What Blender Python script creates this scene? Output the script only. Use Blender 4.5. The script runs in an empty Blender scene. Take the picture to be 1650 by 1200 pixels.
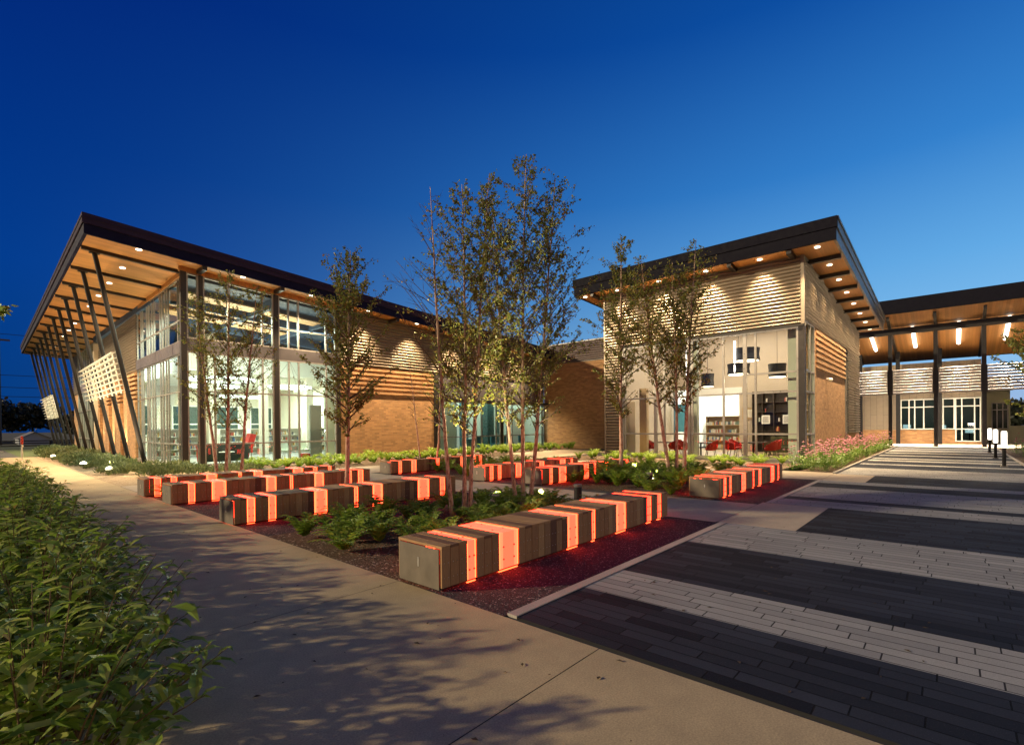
import bpy, math, random
from mathutils import Vector, Matrix
random.seed(7)
R = math.radians
scene = bpy.context.scene
COL = scene.collection

# ------------------------------------------------------------------ camera
cam_d = bpy.data.cameras.new('camera'); cam = bpy.data.objects.new('camera', cam_d); COL.objects.link(cam)
yaw, pitch, roll = 0.728253, -0.0053745, -0.0097118
cy_, sy_ = math.cos(yaw), math.sin(yaw)
f_ = Vector((cy_, sy_, 0)); r_ = Vector((sy_, -cy_, 0)); u_ = Vector((0, 0, 1))
f2 = f_*math.cos(pitch) + u_*math.sin(pitch); u2 = u_*math.cos(pitch) - f_*math.sin(pitch)
r3 = r_*math.cos(roll) + u2*math.sin(roll); u3 = u2*math.cos(roll) - r_*math.sin(roll)
CAM = Vector((0, 0, 1.65))
m = Matrix((( r3.x, u3.x, -f2.x, CAM.x), (r3.y, u3.y, -f2.y, CAM.y), (r3.z, u3.z, -f2.z, CAM.z), (0, 0, 0, 1)))
cam.matrix_world = m
cam_d.sensor_width = 36.0; cam_d.lens = 795.25/1650*36.0
cam_d.shift_y = (691.55-600.0)/1650.0
cam_d.clip_start = 0.05; cam_d.clip_end = 2000
scene.camera = cam

# ------------------------------------------------------------------ world: blue-hour sky, brighter towards the afterglow
world = bpy.data.worlds.new("World"); scene.world = world; world.use_nodes = True
nt = world.node_tree; nt.nodes.clear()
def wn(t): return nt.nodes.new(t)
out = wn('ShaderNodeOutputWorld'); bg = wn('ShaderNodeBackground'); geo = wn('ShaderNodeTexCoord')
nt.links.new(bg.outputs[0], out.inputs[0])
sep = wn('ShaderNodeSeparateXYZ'); nt.links.new(geo.outputs['Generated'], sep.inputs[0])
dot = wn('ShaderNodeVectorMath'); dot.operation = 'DOT_PRODUCT'; dot.inputs[1].default_value = (0.80, -0.60, 0)
nt.links.new(geo.outputs['Generated'], dot.inputs[0])
def ramp(tree, stops, interp='EASE'):
    n = tree.nodes.new('ShaderNodeValToRGB'); cr = n.color_ramp; cr.interpolation = interp
    while len(cr.elements) > 1: cr.elements.remove(cr.elements[-1])
    cr.elements[0].position = stops[0][0]; cr.elements[0].color = (*stops[0][1], 1)
    for p, c in stops[1:]:
        e = cr.elements.new(p); e.color = (*c, 1)
    return n
east = ramp(nt, [(0.0, (.002, .004, .012)), (0.49, (.003, .028, .13)), (0.515, (.0006, .036, .175)), (0.62, (.0002, .036, .22)), (0.80, (.0001, .013, .145)), (1.0, (.0001, .004, .05))], 'LINEAR')
west = ramp(nt, [(0.0, (.004, .006, .015)), (0.49, (.10, .07, .14)), (0.515, (.27, .40, .62)), (0.56, (.20, .45, .72)), (0.625, (.105, .34, .66)), (0.70, (.030, .19, .52)), (0.80, (.004, .075, .33)), (1.0, (.0005, .012, .09))], 'LINEAR')
z01 = wn('ShaderNodeMapRange'); z01.inputs[1].default_value = -1; z01.inputs[2].default_value = 1
nt.links.new(sep.outputs[2], z01.inputs[0])
nt.links.new(z01.outputs[0], east.inputs[0]); nt.links.new(z01.outputs[0], west.inputs[0])
fac = wn('ShaderNodeMapRange'); fac.interpolation_type = 'SMOOTHSTEP'
fac.inputs[1].default_value = -0.62; fac.inputs[2].default_value = 1.02
nt.links.new(dot.outputs['Value'], fac.inputs[0])
mixw = wn('ShaderNodeMix'); mixw.data_type = 'RGBA'
nt.links.new(fac.outputs[0], mixw.inputs[0]); nt.links.new(east.outputs[0], mixw.inputs[6]); nt.links.new(west.outputs[0], mixw.inputs[7])
# pink afterglow low in the sky behind the camera, where the sun went down
glow = ramp(nt, [(0.0, (.004, .004, .006)), (0.49, (.05, .03, .03)), (0.51, (1.15, .78, .38)), (0.57, (.88, .60, .31)), (0.66, (.30, .23, .17)), (0.80, (.01, .015, .06)), (1.0, (.0, .0, .0))], 'LINEAR')
nt.links.new(z01.outputs[0], glow.inputs[0])
dot2 = wn('ShaderNodeVectorMath'); dot2.operation = 'DOT_PRODUCT'; dot2.inputs[1].default_value = (-0.42, -0.91, 0)
nt.links.new(geo.outputs['Generated'], dot2.inputs[0])
fac2 = wn('ShaderNodeMapRange'); fac2.interpolation_type = 'SMOOTHSTEP'; fac2.inputs[1].default_value = 0.12; fac2.inputs[2].default_value = 0.85
nt.links.new(dot2.outputs['Value'], fac2.inputs[0])
addw = wn('ShaderNodeMix'); addw.data_type = 'RGBA'
nt.links.new(fac2.outputs[0], addw.inputs[0]); nt.links.new(mixw.outputs[2], addw.inputs[6]); nt.links.new(glow.outputs[0], addw.inputs[7])
nt.links.new(addw.outputs[2], bg.inputs[0]); bg.inputs[1].default_value = 1.0

# ------------------------------------------------------------------ sun (low warm light from the left) and exposure
sd = bpy.data.lights.new('sun', 'SUN'); sun = bpy.data.objects.new('sun', sd); COL.objects.link(sun)
SUN_EL = R(18)
sdir = Vector((0.77*math.cos(SUN_EL), -0.638*math.cos(SUN_EL), -math.sin(SUN_EL)))
sun.rotation_euler = sdir.to_track_quat('-Z', 'Y').to_euler()
sd.energy = 3.4; sd.angle = R(1.2); sd.color = (1, .80, .48)
scene.view_settings.view_transform = 'Standard'; scene.view_settings.look = 'None'
scene.view_settings.exposure = 0.3; scene.view_settings.gamma = 1
try:
    scene.cycles.use_denoising = True; scene.cycles.denoiser = 'OPENIMAGEDENOISE'
    scene.cycles.max_bounces = 8; scene.cycles.diffuse_bounces = 4; scene.cycles.glossy_bounces = 3
    scene.cycles.transparent_max_bounces = 16; scene.cycles.transmission_bounces = 4
    scene.cycles.sample_clamp_indirect = 6; scene.cycles.caustics_reflective = False; scene.cycles.caustics_refractive = False
except Exception: pass

# ------------------------------------------------------------------ materials
MATS = {}
def base_mat(name):
    mt = bpy.data.materials.new(name); mt.use_nodes = True
    n = mt.node_tree; b = n.nodes['Principled BSDF']; MATS[name] = mt
    return mt, n, b
def nd(n, t, **kw):
    x = n.nodes.new(t)
    for k, v in kw.items(): setattr(x, k, v)
    return x
def mixrgb(n, blend, fac, a, b):
    x = n.nodes.new('ShaderNodeMix'); x.data_type = 'RGBA'; x.blend_type = blend
    for i, v in ((0, fac), (6, a), (7, b)):
        if hasattr(v, 'links') or hasattr(v, 'is_linked'): n.links.new(v, x.inputs[i])
        elif i == 0: x.inputs[0].default_value = v
        else: x.inputs[i].default_value = (*v, 1)
    return x.outputs[2]
def noise(n, scale, detail=4, vec=None, rough=.55):
    x = nd(n, 'ShaderNodeTexNoise'); x.inputs['Scale'].default_value = scale; x.inputs['Detail'].default_value = detail
    x.inputs['Roughness'].default_value = rough
    if vec is not None: n.links.new(vec, x.inputs['Vector'])
    return x.outputs['Fac']
def pos(n): return nd(n, 'ShaderNodeNewGeometry').outputs['Position']
def bump(n, b, h, strength=.3, dist=.01):
    x = nd(n, 'ShaderNodeBump'); x.inputs['Strength'].default_value = strength; x.inputs['Distance'].default_value = dist
    n.links.new(h, x.inputs['Height']); n.links.new(x.outputs[0], b.inputs['Normal'])
def maprange(n, v, a, b, c, d):
    x = nd(n, 'ShaderNodeMapRange'); n.links.new(v, x.inputs[0])
    for i, q in enumerate((a, b, c, d)): x.inputs[i+1].default_value = q
    return x.outputs[0]
def plain(name, col, rough=.6, metal=0, var=.25, scale=6, bstr=0, bscale=60, spec=.4):
    mt, n, b = base_mat(name)
    p = pos(n)
    f = noise(n, scale, 5, p)
    c = mixrgb(n, 'MIX', f, tuple(x*(1-var) for x in col), tuple(min(1, x*(1+var)) for x in col))
    n.links.new(c, b.inputs['Base Color']); b.inputs['Roughness'].default_value = rough; b.inputs['Metallic'].default_value = metal; b.inputs['Specular IOR Level'].default_value = spec
    r = maprange(n, noise(n, scale*3, 3, p), .3, .7, max(.05, rough-.1), min(1, rough+.1)); n.links.new(r, b.inputs['Roughness'])
    if bstr: bump(n, b, noise(n, bscale, 3, p), bstr)
    return mt
def emis(name, col, strength):
    mt, n, b = base_mat(name)
    b.inputs['Base Color'].default_value = (.25, .2, .18, 1)
    b.inputs['Emission Color'].default_value = (*col, 1); b.inputs['Emission Strength'].default_value = strength
    return mt
def wallvec(n, sx=1, sz=1):
    s = nd(n, 'ShaderNodeSeparateXYZ'); n.links.new(pos(n), s.inputs[0])
    a = nd(n, 'ShaderNodeMath', operation='ADD'); n.links.new(s.outputs[0], a.inputs[0]); n.links.new(s.outputs[1], a.inputs[1])
    c = nd(n, 'ShaderNodeCombineXYZ'); n.links.new(a.outputs[0], c.inputs[0]); n.links.new(s.outputs[2], c.inputs[1])
    return c.outputs[0]
def brick(name, c1, c2, mortar, w, h, ms=.008, offset=.5, var=.0, rough=.85, bs=.5, vec=None, sq=1):
    mt, n, b = base_mat(name)
    v = wallvec(n) if vec is None else vec(n)
    t = nd(n, 'ShaderNodeTexBrick'); t.offset = offset; t.squash = sq
    n.links.new(v, t.inputs['Vector']); t.inputs['Scale'].default_value = 1
    t.inputs['Brick Width'].default_value = w; t.inputs['Row Height'].default_value = h; t.inputs['Mortar Size'].default_value = ms
    t.inputs['Mortar Smooth'].default_value = .15; t.inputs['Bias'].default_value = 0
    t.inputs['Color1'].default_value = (*c1, 1); t.inputs['Color2'].default_value = (*c2, 1); t.inputs['Mortar'].default_value = (*mortar, 1)
    p = pos(n)
    f = noise(n, 3, 5, p); g = noise(n, 40, 3, p)
    c = mixrgb(n, 'MULTIPLY', .55, t.outputs['Color'], mixrgb(n, 'MIX', f, (.72, .72, .72), (1.2, 1.2, 1.2)))
    c = mixrgb(n, 'MULTIPLY', .5, c, mixrgb(n, 'MIX', g, (.7, .7, .7), (1.25, 1.25, 1.25)))
    n.links.new(c, b.inputs['Base Color']); b.inputs['Roughness'].default_value = rough
    inv = nd(n, 'ShaderNodeMath', operation='SUBTRACT'); inv.inputs[0].default_value = 1; n.links.new(t.outputs['Fac'], inv.inputs[1])
    bump(n, b, inv.outputs[0], bs, .006)
    return mt
brick('brick', (.47, .255, .11), (.29, .155, .066), (.30, .21, .13), .30, .10)
brick('cladding', (.36, .31, .25), (.33, .285, .23), (.12, .10, .08), .62, 2.6, .012, .5,
      vec=lambda n: wallvec(n), rough=.6, bs=.2)
# vertical panels: swap axes
def swapvec(n):
    s = nd(n, 'ShaderNodeSeparateXYZ'); n.links.new(pos(n), s.inputs[0])
    c = nd(n, 'ShaderNodeCombineXYZ'); n.links.new(s.outputs[2], c.inputs[0]); n.links.new(s.outputs[1], c.inputs[1])
    return c.outputs[0]
brick('panel_cladding', (.25, .205, .15), (.225, .185, .135), (.10, .085, .07), 2.3, .42, .01, .37, vec=swapvec, rough=.6, bs=.2)
def paver_vec(n):
    s = nd(n, 'ShaderNodeSeparateXYZ'); n.links.new(pos(n), s.inputs[0])
    # courses run along Y; each course gets its own offset so that the joints fall at random
    d = nd(n, 'ShaderNodeMath', operation='DIVIDE'); n.links.new(s.outputs[0], d.inputs[0]); d.inputs[1].default_value = .133
    fl = nd(n, 'ShaderNodeMath', operation='FLOOR'); n.links.new(d.outputs[0], fl.inputs[0])
    wnz = nd(n, 'ShaderNodeTexWhiteNoise', noise_dimensions='1D'); n.links.new(fl.outputs[0], wnz.inputs['W'])
    a = nd(n, 'ShaderNodeMath', operation='ADD'); n.links.new(s.outputs[1], a.inputs[0]); n.links.new(wnz.outputs['Value'], a.inputs[1])
    c = nd(n, 'ShaderNodeCombineXYZ'); n.links.new(a.outputs[0], c.inputs[0]); n.links.new(s.outputs[0], c.inputs[1])
    return c.outputs[0]
def paver(name, c1, c2, mort):
    mt, n, b = base_mat(name)
    v = paver_vec(n)
    t = nd(n, 'ShaderNodeTexBrick'); t.offset = .35; n.links.new(v, t.inputs['Vector'])
    t.inputs['Scale'].default_value = 1; t.inputs['Brick Width'].default_value = .62; t.inputs['Row Height'].default_value = .133
    t.inputs['Mortar Size'].default_value = .0055; t.inputs['Mortar Smooth'].default_value = .2
    t.inputs['Color1'].default_value = (*c1, 1); t.inputs['Color2'].default_value = (*c2, 1); t.inputs['Mortar'].default_value = (*mort, 1)
    p = pos(n)
    g = noise(n, 160, 3, p); f = noise(n, 1.3, 5, p); k = noise(n, 420, 1, p)
    c = mixrgb(n, 'MULTIPLY', .8, t.outputs['Color'], mixrgb(n, 'MIX', g, (.55, .55, .55), (1.4, 1.4, 1.4)))
    c = mixrgb(n, 'MULTIPLY', .6, c, mixrgb(n, 'MIX', f, (.65, .65, .65), (1.3, 1.3, 1.3)))
    sp = maprange(n, k, .73, .78, 0, 1)
    c = mixrgb(n, 'ADD', sp, c, (.22, .22, .23))
    n.links.new(c, b.inputs['Base Color']); b.inputs['Roughness'].default_value = .8; b.inputs['Specular IOR Level'].default_value = .15
    inv = nd(n, 'ShaderNodeMath', operation='SUBTRACT'); inv.inputs[0].default_value = 1; n.links.new(t.outputs['Fac'], inv.inputs[1])
    ad = nd(n, 'ShaderNodeMath', operation='MULTIPLY_ADD'); n.links.new(g, ad.inputs[0]); ad.inputs[1].default_value = .35; n.links.new(inv.outputs[0], ad.inputs[2])
    bump(n, b, ad.outputs[0], .6, .006)
    return mt
paver('paver_dark', (.006, .008, .015), (.031, .037, .055), (.002, .002, .003))
paver('paver_light', (.25, .25, .25), (.36, .355, .345), (.03, .03, .03))
def concrete(name, col):
    mt, n, b = base_mat(name); p = pos(n)
    g = noise(n, 90, 4, p); f = noise(n, .9, 6, p); k = noise(n, 170, 1, p); st = noise(n, 6, 6, p)
    c = mixrgb(n, 'MIX', g, tuple(x*.45 for x in col), tuple(x*1.6 for x in col))
    c = mixrgb(n, 'MULTIPLY', .75, c, mixrgb(n, 'MIX', f, (.6, .6, .6), (1.35, 1.33, 1.3)))
    c = mixrgb(n, 'MULTIPLY', .35, c, mixrgb(n, 'MIX', st, (.45, .45, .47), (1.45, 1.44, 1.4)))
    sp = maprange(n, k, .70, .76, 0, .75)
    c = mixrgb(n, 'MIX', sp, c, (.05, .045, .04))
    n.links.new(c, b.inputs['Base Color']); b.inputs['Roughness'].default_value = .8
    bump(n, b, g, .25, .004)
concrete('concrete', (.43, .335, .20))
concrete('concrete_pale', (.44, .36, .27))
concrete('kerb', (.34, .315, .29))
def gravel(name, a, bcol, scale, spk):
    mt, n, b = base_mat(name); p = pos(n)
    v = nd(n, 'ShaderNodeTexVoronoi'); v.inputs['Scale'].default_value = scale; n.links.new(p, v.inputs['Vector'])
    sp = nd(n, 'ShaderNodeSeparateColor'); n.links.new(v.outputs['Color'], sp.inputs[0])
    c = mixrgb(n, 'MIX', sp.outputs[0], a, bcol)
    s2 = maprange(n, sp.outputs[1], .93, .97, 0, 1); c = mixrgb(n, 'MIX', s2, c, spk)
    c = mixrgb(n, 'MULTIPLY', .6, c, mixrgb(n, 'MIX', noise(n, 1.5, 4, p), (.6, .6, .6), (1.4, 1.4, 1.4)))
    n.links.new(c, b.inputs['Base Color']); b.inputs['Roughness'].default_value = .9; b.inputs['Specular IOR Level'].default_value = .2
    iv = nd(n, 'ShaderNodeMath', operation='SUBTRACT'); iv.inputs[0].default_value = .6; n.links.new(v.outputs['Distance'], iv.inputs[1])
    bump(n, b, iv.outputs[0], .8, .012)
gravel('dark_gravel', (.020, .018, .022), (.066, .058, .064), 75, (.30, .29, .28))
gravel('mulch', (.045, .03, .02), (.15, .10, .065), 45, (.40, .34, .27))
gravel('pea_gravel', (.26, .19, .12), (.46, .36, .25), 40, (.6, .5, .38))
plain('grass', (.06, .085, .025), .9, 0, .4, 3, .5, 60)
plain('field', (.02, .024, .014), .9, 0, .4, .3)
plain('asphalt', (.05, .05, .052), .85, 0, .3, 4, .3, 120)
def corr_mat(name, col, rough):
    mt, n, b = base_mat(name); p = pos(n)
    c = mixrgb(n, 'MIX', noise(n, 1.2, 4, p), tuple(x*.85 for x in col), tuple(x*1.12 for x in col))
    n.links.new(c, b.inputs['Base Color']); b.inputs['Metallic'].default_value = .35
    n.links.new(maprange(n, noise(n, 5, 3, p), .3, .7, rough-.06, rough+.08), b.inputs['Roughness'])
corr_mat('corrugated_metal', (.235, .195, .15), .40)
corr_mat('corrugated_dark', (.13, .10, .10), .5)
def wood_boards(name, col, axis, w, rough=.55):
    mt, n, b = base_mat(name); p = pos(n)
    s = nd(n, 'ShaderNodeSeparateXYZ'); n.links.new(p, s.inputs[0])
    d = nd(n, 'ShaderNodeMath', operation='DIVIDE'); n.links.new(s.outputs[axis], d.inputs[0]); d.inputs[1].default_value = w
    fl = nd(n, 'ShaderNodeMath', operation='FLOOR'); n.links.new(d.outputs[0], fl.inputs[0])
    fr = nd(n, 'ShaderNodeMath', operation='FRACT'); n.links.new(d.outputs[0], fr.inputs[0])
    wz = nd(n, 'ShaderNodeTexWhiteNoise', noise_dimensions='1D'); n.links.new(fl.outputs[0], wz.inputs['W'])
    mp = nd(n, 'ShaderNodeMapping'); n.links.new(p, mp.inputs[0])
    sc = [14, 14, 14]; sc[1-axis] = 1.2; mp.inputs['Scale'].default_value = sc
    g = noise(n, 1.5, 5, mp.outputs[0])
    c = mixrgb(n, 'MIX', wz.outputs['Value'], tuple(x*.82 for x in col), tuple(x*1.15 for x in col))
    c = mixrgb(n, 'MULTIPLY', .6, c, mixrgb(n, 'MIX', g, (.7, .66, .6), (1.25, 1.22, 1.2)))
    gap = maprange(n, fr.outputs[0], .0, .05, 0, 1)
    c = mixrgb(n, 'MIX', gap, tuple(x*.35 for x in col), c)
    n.links.new(c, b.inputs['Base Color']); b.inputs['Roughness'].default_value = rough
wood_boards('soffit_wood', (.46, .225, .07), 0, .16)
wood_boards('soffit_wood_cross', (.46, .225, .07), 1, .16)
def plank_mat(name, lo, hi):
    mt, n, b = base_mat(name); p = pos(n)
    g = nd(n, 'ShaderNodeNewGeometry')
    ri = g.outputs['Random Per Island']
    mp = nd(n, 'ShaderNodeMapping'); n.links.new(p, mp.inputs[0]); mp.inputs['Scale'].default_value = (38, 6, 6)
    gr = noise(n, 1.4, 6, mp.outputs[0], .65)
    c = ramp(n, [(0, lo), (.22, (.19, .09, .042)), (.45, (.40, .23, .10)), (.7, (.25, .145, .075)), (1, hi)], 'LINEAR'); n.links.new(ri, c.inputs[0])
    cc = mixrgb(n, 'MULTIPLY', .85, c.outputs[0], mixrgb(n, 'MIX', gr, (.5, .48, .46), (1.5, 1.48, 1.45)))
    n.links.new(cc, b.inputs['Base Color']); b.inputs['Roughness'].default_value = .72
    bump(n, b, gr, .35, .004)
plank_mat('weathered_plank', (.09, .038, .024), (.48, .31, .145))
plain('end_steel', (.15, .125, .10), .55, .1, .45, 4)
plain('slot', (.6, .58, .55), .3, .8, .1)
plain('bolt', (.25, .24, .23), .35, .9, .1)
emis('glow_panel', (1, .019, .0072), 9)
emis('glow_edge', (1, .062, .016), 10)
emis('glow_mid', (1, .030, .011), 9.5)
plain('fascia_navy', (.006, .007, .030), .75, 0, .15, 2, spec=.12)
plain('fascia_metal', (.006, .006, .013), .75, 0, .15, 2, spec=.12)
plain('fascia_upper', (.026, .019, .046), .75, 0, .15, 2, spec=.12)
plain('dark_steel', (.036, .032, .032), .42, .4, .2, 3)
plain('grey_steel', (.16, .155, .15), .42, .4, .2, 3)
plain('bronze_post', (.019, .0185, .020), .6, .1, .2, 4, spec=.2)
plain('spandrel_metal', (.085, .078, .085), .4, .3, .15, 2)
plain('aluminium', (.30, .285, .27), .35, .5, .08, 3)
plain('louver_metal', (.50, .46, .42), .4, .4, .08, 3)
plain('roof_membrane', (.08, .075, .08), .7, 0, .2, 2)
plain('white_paint', (.78, .78, .72), .6, 0, .04, 2)
plain('cream_paint', (.68, .63, .52), .6, 0, .04, 2)
plain('pale_green_paint', (.48, .54, .46), .6, 0, .05, 2)
plain('beige_paint', (.50, .42, .32), .6, 0, .05, 2)
plain('blue_deck', (.025, .065, .14), .6, 0, .15, 2)
plain('teal_fabric', (.02, .10, .12), .7, 0, .2, 4)
plain('night_glass', (.03, .065, .06), .3, 0, .1, 2)
plain('blue_paint', (.10, .40, .55), .6, 0, .05, 2)
plain('carpet', (.20, .20, .19), .9, 0, .25, 12)
plain('wood_floor', (.34, .24, .14), .5, 0, .2, 5)
plain('ceiling_wood', (.60, .40, .22), .5, 0, .12, 4)
plain('dark_wood', (.05, .035, .026), .5, 0, .25, 8)
plain('shelf_white', (.75, .73, .66), .5, 0, .05, 3)
plain('shelf_tan', (.46, .33, .18), .5, 0, .15, 5)
plain('black_shade', (.012, .012, .013), .6, 0, .2, 6)
plain('grey_panel', (.19, .20, .185), .6, 0, .08, 3)
plain('sofa_leather', (.05, .062, .066), .4, 0, .2, 5)
plain('olive_fabric', (.075, .072, .035), .8, 0, .2, 8)
plain('red_fabric', (.42, .022, .018), .65, 0, .2, 8)
plain('art_grey', (.45, .45, .42), .6, 0, .6, 30)
plain('curtain', (.52, .60, .54), .8, 0, .1, 2)
plain('siding', (.23, .225, .16), .7, 0, .1, 2)
plain('house_wall', (.30, .33, .40), .8, 0, .08, 1)
plain('house_roof', (.11, .11, .13), .8, 0, .15, 2)
plain('red_paint', (.45, .04, .03), .5, 0, .1)
plain('litter', (.07, .045, .025), .9, 0, .5, 3)
plain('wire', (.02, .02, .02), .6)
def books_mat():
    mt, n, b = base_mat('books')
    g = nd(n, 'ShaderNodeNewGeometry')
    c = ramp(n, [(0, (.50, .46, .36)), (.14, (.10, .10, .12)), (.26, (.34, .07, .05)), (.40, (.60, .56, .48)), (.52, (.06, .11, .24)), (.64, (.50, .30, .08)), (.76, (.16, .22, .16)), (.88, (.62, .58, .52))], 'CONSTANT')
    n.links.new(g.outputs['Random Per Island'], c.inputs[0]); n.links.new(c.outputs[0], b.inputs['Base Color']); b.inputs['Roughness'].default_value = .55
books_mat()
emis('glow_base', (1, .085, .02), 5)
emis('lamp_disc', (1, .86, .66), 4)
emis('tube_white', (1, .92, .82), 5)
emis('ring_white', (.95, 1, .86), 4)
emis('bollard_glow', (1, .92, .80), 2.2)
emis('pendant_glow', (1, .82, .55), 6)
emis('uplight_glow', (1, .90, .62), 6)
emis('exit_green', (.05, 1, .35), 2.0)
emis('screen_glow', (.85, .95, 1), 2.2)
def glass_mat(name, tint, f0=.045):
    mt = bpy.data.materials.new(name); mt.use_nodes = True; n = mt.node_tree; n.nodes.clear(); MATS[name] = mt
    o = nd(n, 'ShaderNodeOutputMaterial'); mx = nd(n, 'ShaderNodeMixShader'); tr = nd(n, 'ShaderNodeBsdfTransparent'); gl = nd(n, 'ShaderNodeBsdfGlossy')
    tr.inputs[0].default_value = (*tint, 1); gl.inputs['Roughness'].default_value = 0.0
    fr = nd(n, 'ShaderNodeFresnel'); fr.inputs[0].default_value = 1.55
    gm = nd(n, 'ShaderNodeNewGeometry'); iv = nd(n, 'ShaderNodeMath', operation='SUBTRACT'); iv.inputs[0].default_value = 1; n.links.new(gm.outputs['Backfacing'], iv.inputs[1])
    mu = nd(n, 'ShaderNodeMath', operation='MULTIPLY'); n.links.new(fr.outputs[0], mu.inputs[0]); n.links.new(iv.outputs[0], mu.inputs[1])
    n.links.new(mu.outputs[0], mx.inputs[0]); n.links.new(tr.outputs[0], mx.inputs[1]); n.links.new(gl.outputs[0], mx.inputs[2]); n.links.new(mx.outputs[0], o.inputs[0])
glass_mat('glass', (.88, .95, .91))
glass_mat('glass_clear', (.95, .95, .93))
glass_mat('glass_dark', (.38, .46, .45))
def leaf_mat(name, stops, trans=.35, rough=.5):
    mt = bpy.data.materials.new(name); mt.use_nodes = True; n = mt.node_tree; MATS[name] = mt
    b = n.nodes['Principled BSDF']; o = n.nodes['Material Output']
    g = nd(n, 'ShaderNodeNewGeometry')
    oi = nd(n, 'ShaderNodeObjectInfo')
    c = ramp(n, stops, 'LINEAR'); n.links.new(g.outputs['Random Per Island'], c.inputs[0])
    k = mixrgb(n, 'MULTIPLY', .6, c.outputs[0], mixrgb(n, 'MIX', oi.outputs['Random'], (.7, .75, .7), (1.3, 1.2, 1.2)))
    n.links.new(k, b.inputs['Base Color']); b.inputs['Roughness'].default_value = rough
    tl = nd(n, 'ShaderNodeBsdfTranslucent'); n.links.new(k, tl.inputs[0])
    mx = nd(n, 'ShaderNodeMixShader'); mx.inputs[0].default_value = trans
    n.links.new(b.outputs[0], mx.inputs[1]); n.links.new(tl.outputs[0], mx.inputs[2]); n.links.new(mx.outputs[0], o.inputs[0])
leaf_mat('birch_leaf', [(0, (.10, .14, .024)), (.4, (.18, .22, .04)), (.75, (.26, .27, .06)), (.92, (.28, .20, .06)), (1, (.24, .13, .045))], .5)
leaf_mat('fern_leaf', [(0, (.12, .21, .02)), (.5, (.20, .31, .035)), (1, (.31, .38, .06))], .45)
leaf_mat('juniper_leaf', [(0, (.09, .13, .055)), (.5, (.15, .20, .085)), (1, (.22, .26, .12))], .25, .6)
leaf_mat('shrub_leaf', [(0, (.11, .21, .022)), (.4, (.25, .37, .05)), (.85, (.40, .47, .12)), (.97, (.38, .40, .15)), (1, (.20, .12, .04))],   .45, .32)
leaf_mat('flower_leaf', [(0, (.08, .17, .02)), (.6, (.15, .27, .04)), (1, (.22, .30, .06))])
leaf_mat('petal', [(0, (.50, .16, .26)), (.5, (.62, .28, .38)), (1, (.42, .12, .20))], .3)
leaf_mat('cone', [(0, (.10, .03, .02)), (1, (.20, .07, .03))], .0)
leaf_mat('dark_leaf', [(0, (.008, .012, .008)), (1, (.02, .026, .016))], .1)
def bark_mat():
    mt, n, b = base_mat('birch_bark'); p = pos(n)
    mp = nd(n, 'ShaderNodeMapping'); n.links.new(p, mp.inputs[0]); mp.inputs['Scale'].default_value = (16, 16, 5)
    f = noise(n, 1.6, 5, mp.outputs[0], .7)
    c = ramp(n, [(.32, (.06, .03, .02)), (.42, (.28, .15, .10)), (.52, (.50, .36, .27)), (.72, (.62, .50, .40))], 'LINEAR'); n.links.new(f, c.inputs[0])
    n.links.new(c.outputs[0], b.inputs['Base Color']); b.inputs['Roughness'].default_value = .8
    bump(n, b, f, .8, .02)
bark_mat()
plain('twig', (.075, .048, .036), .8, 0, .3, 20)
plain('stem_green', (.14, .09, .04), .8, 0, .3, 20)

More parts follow.
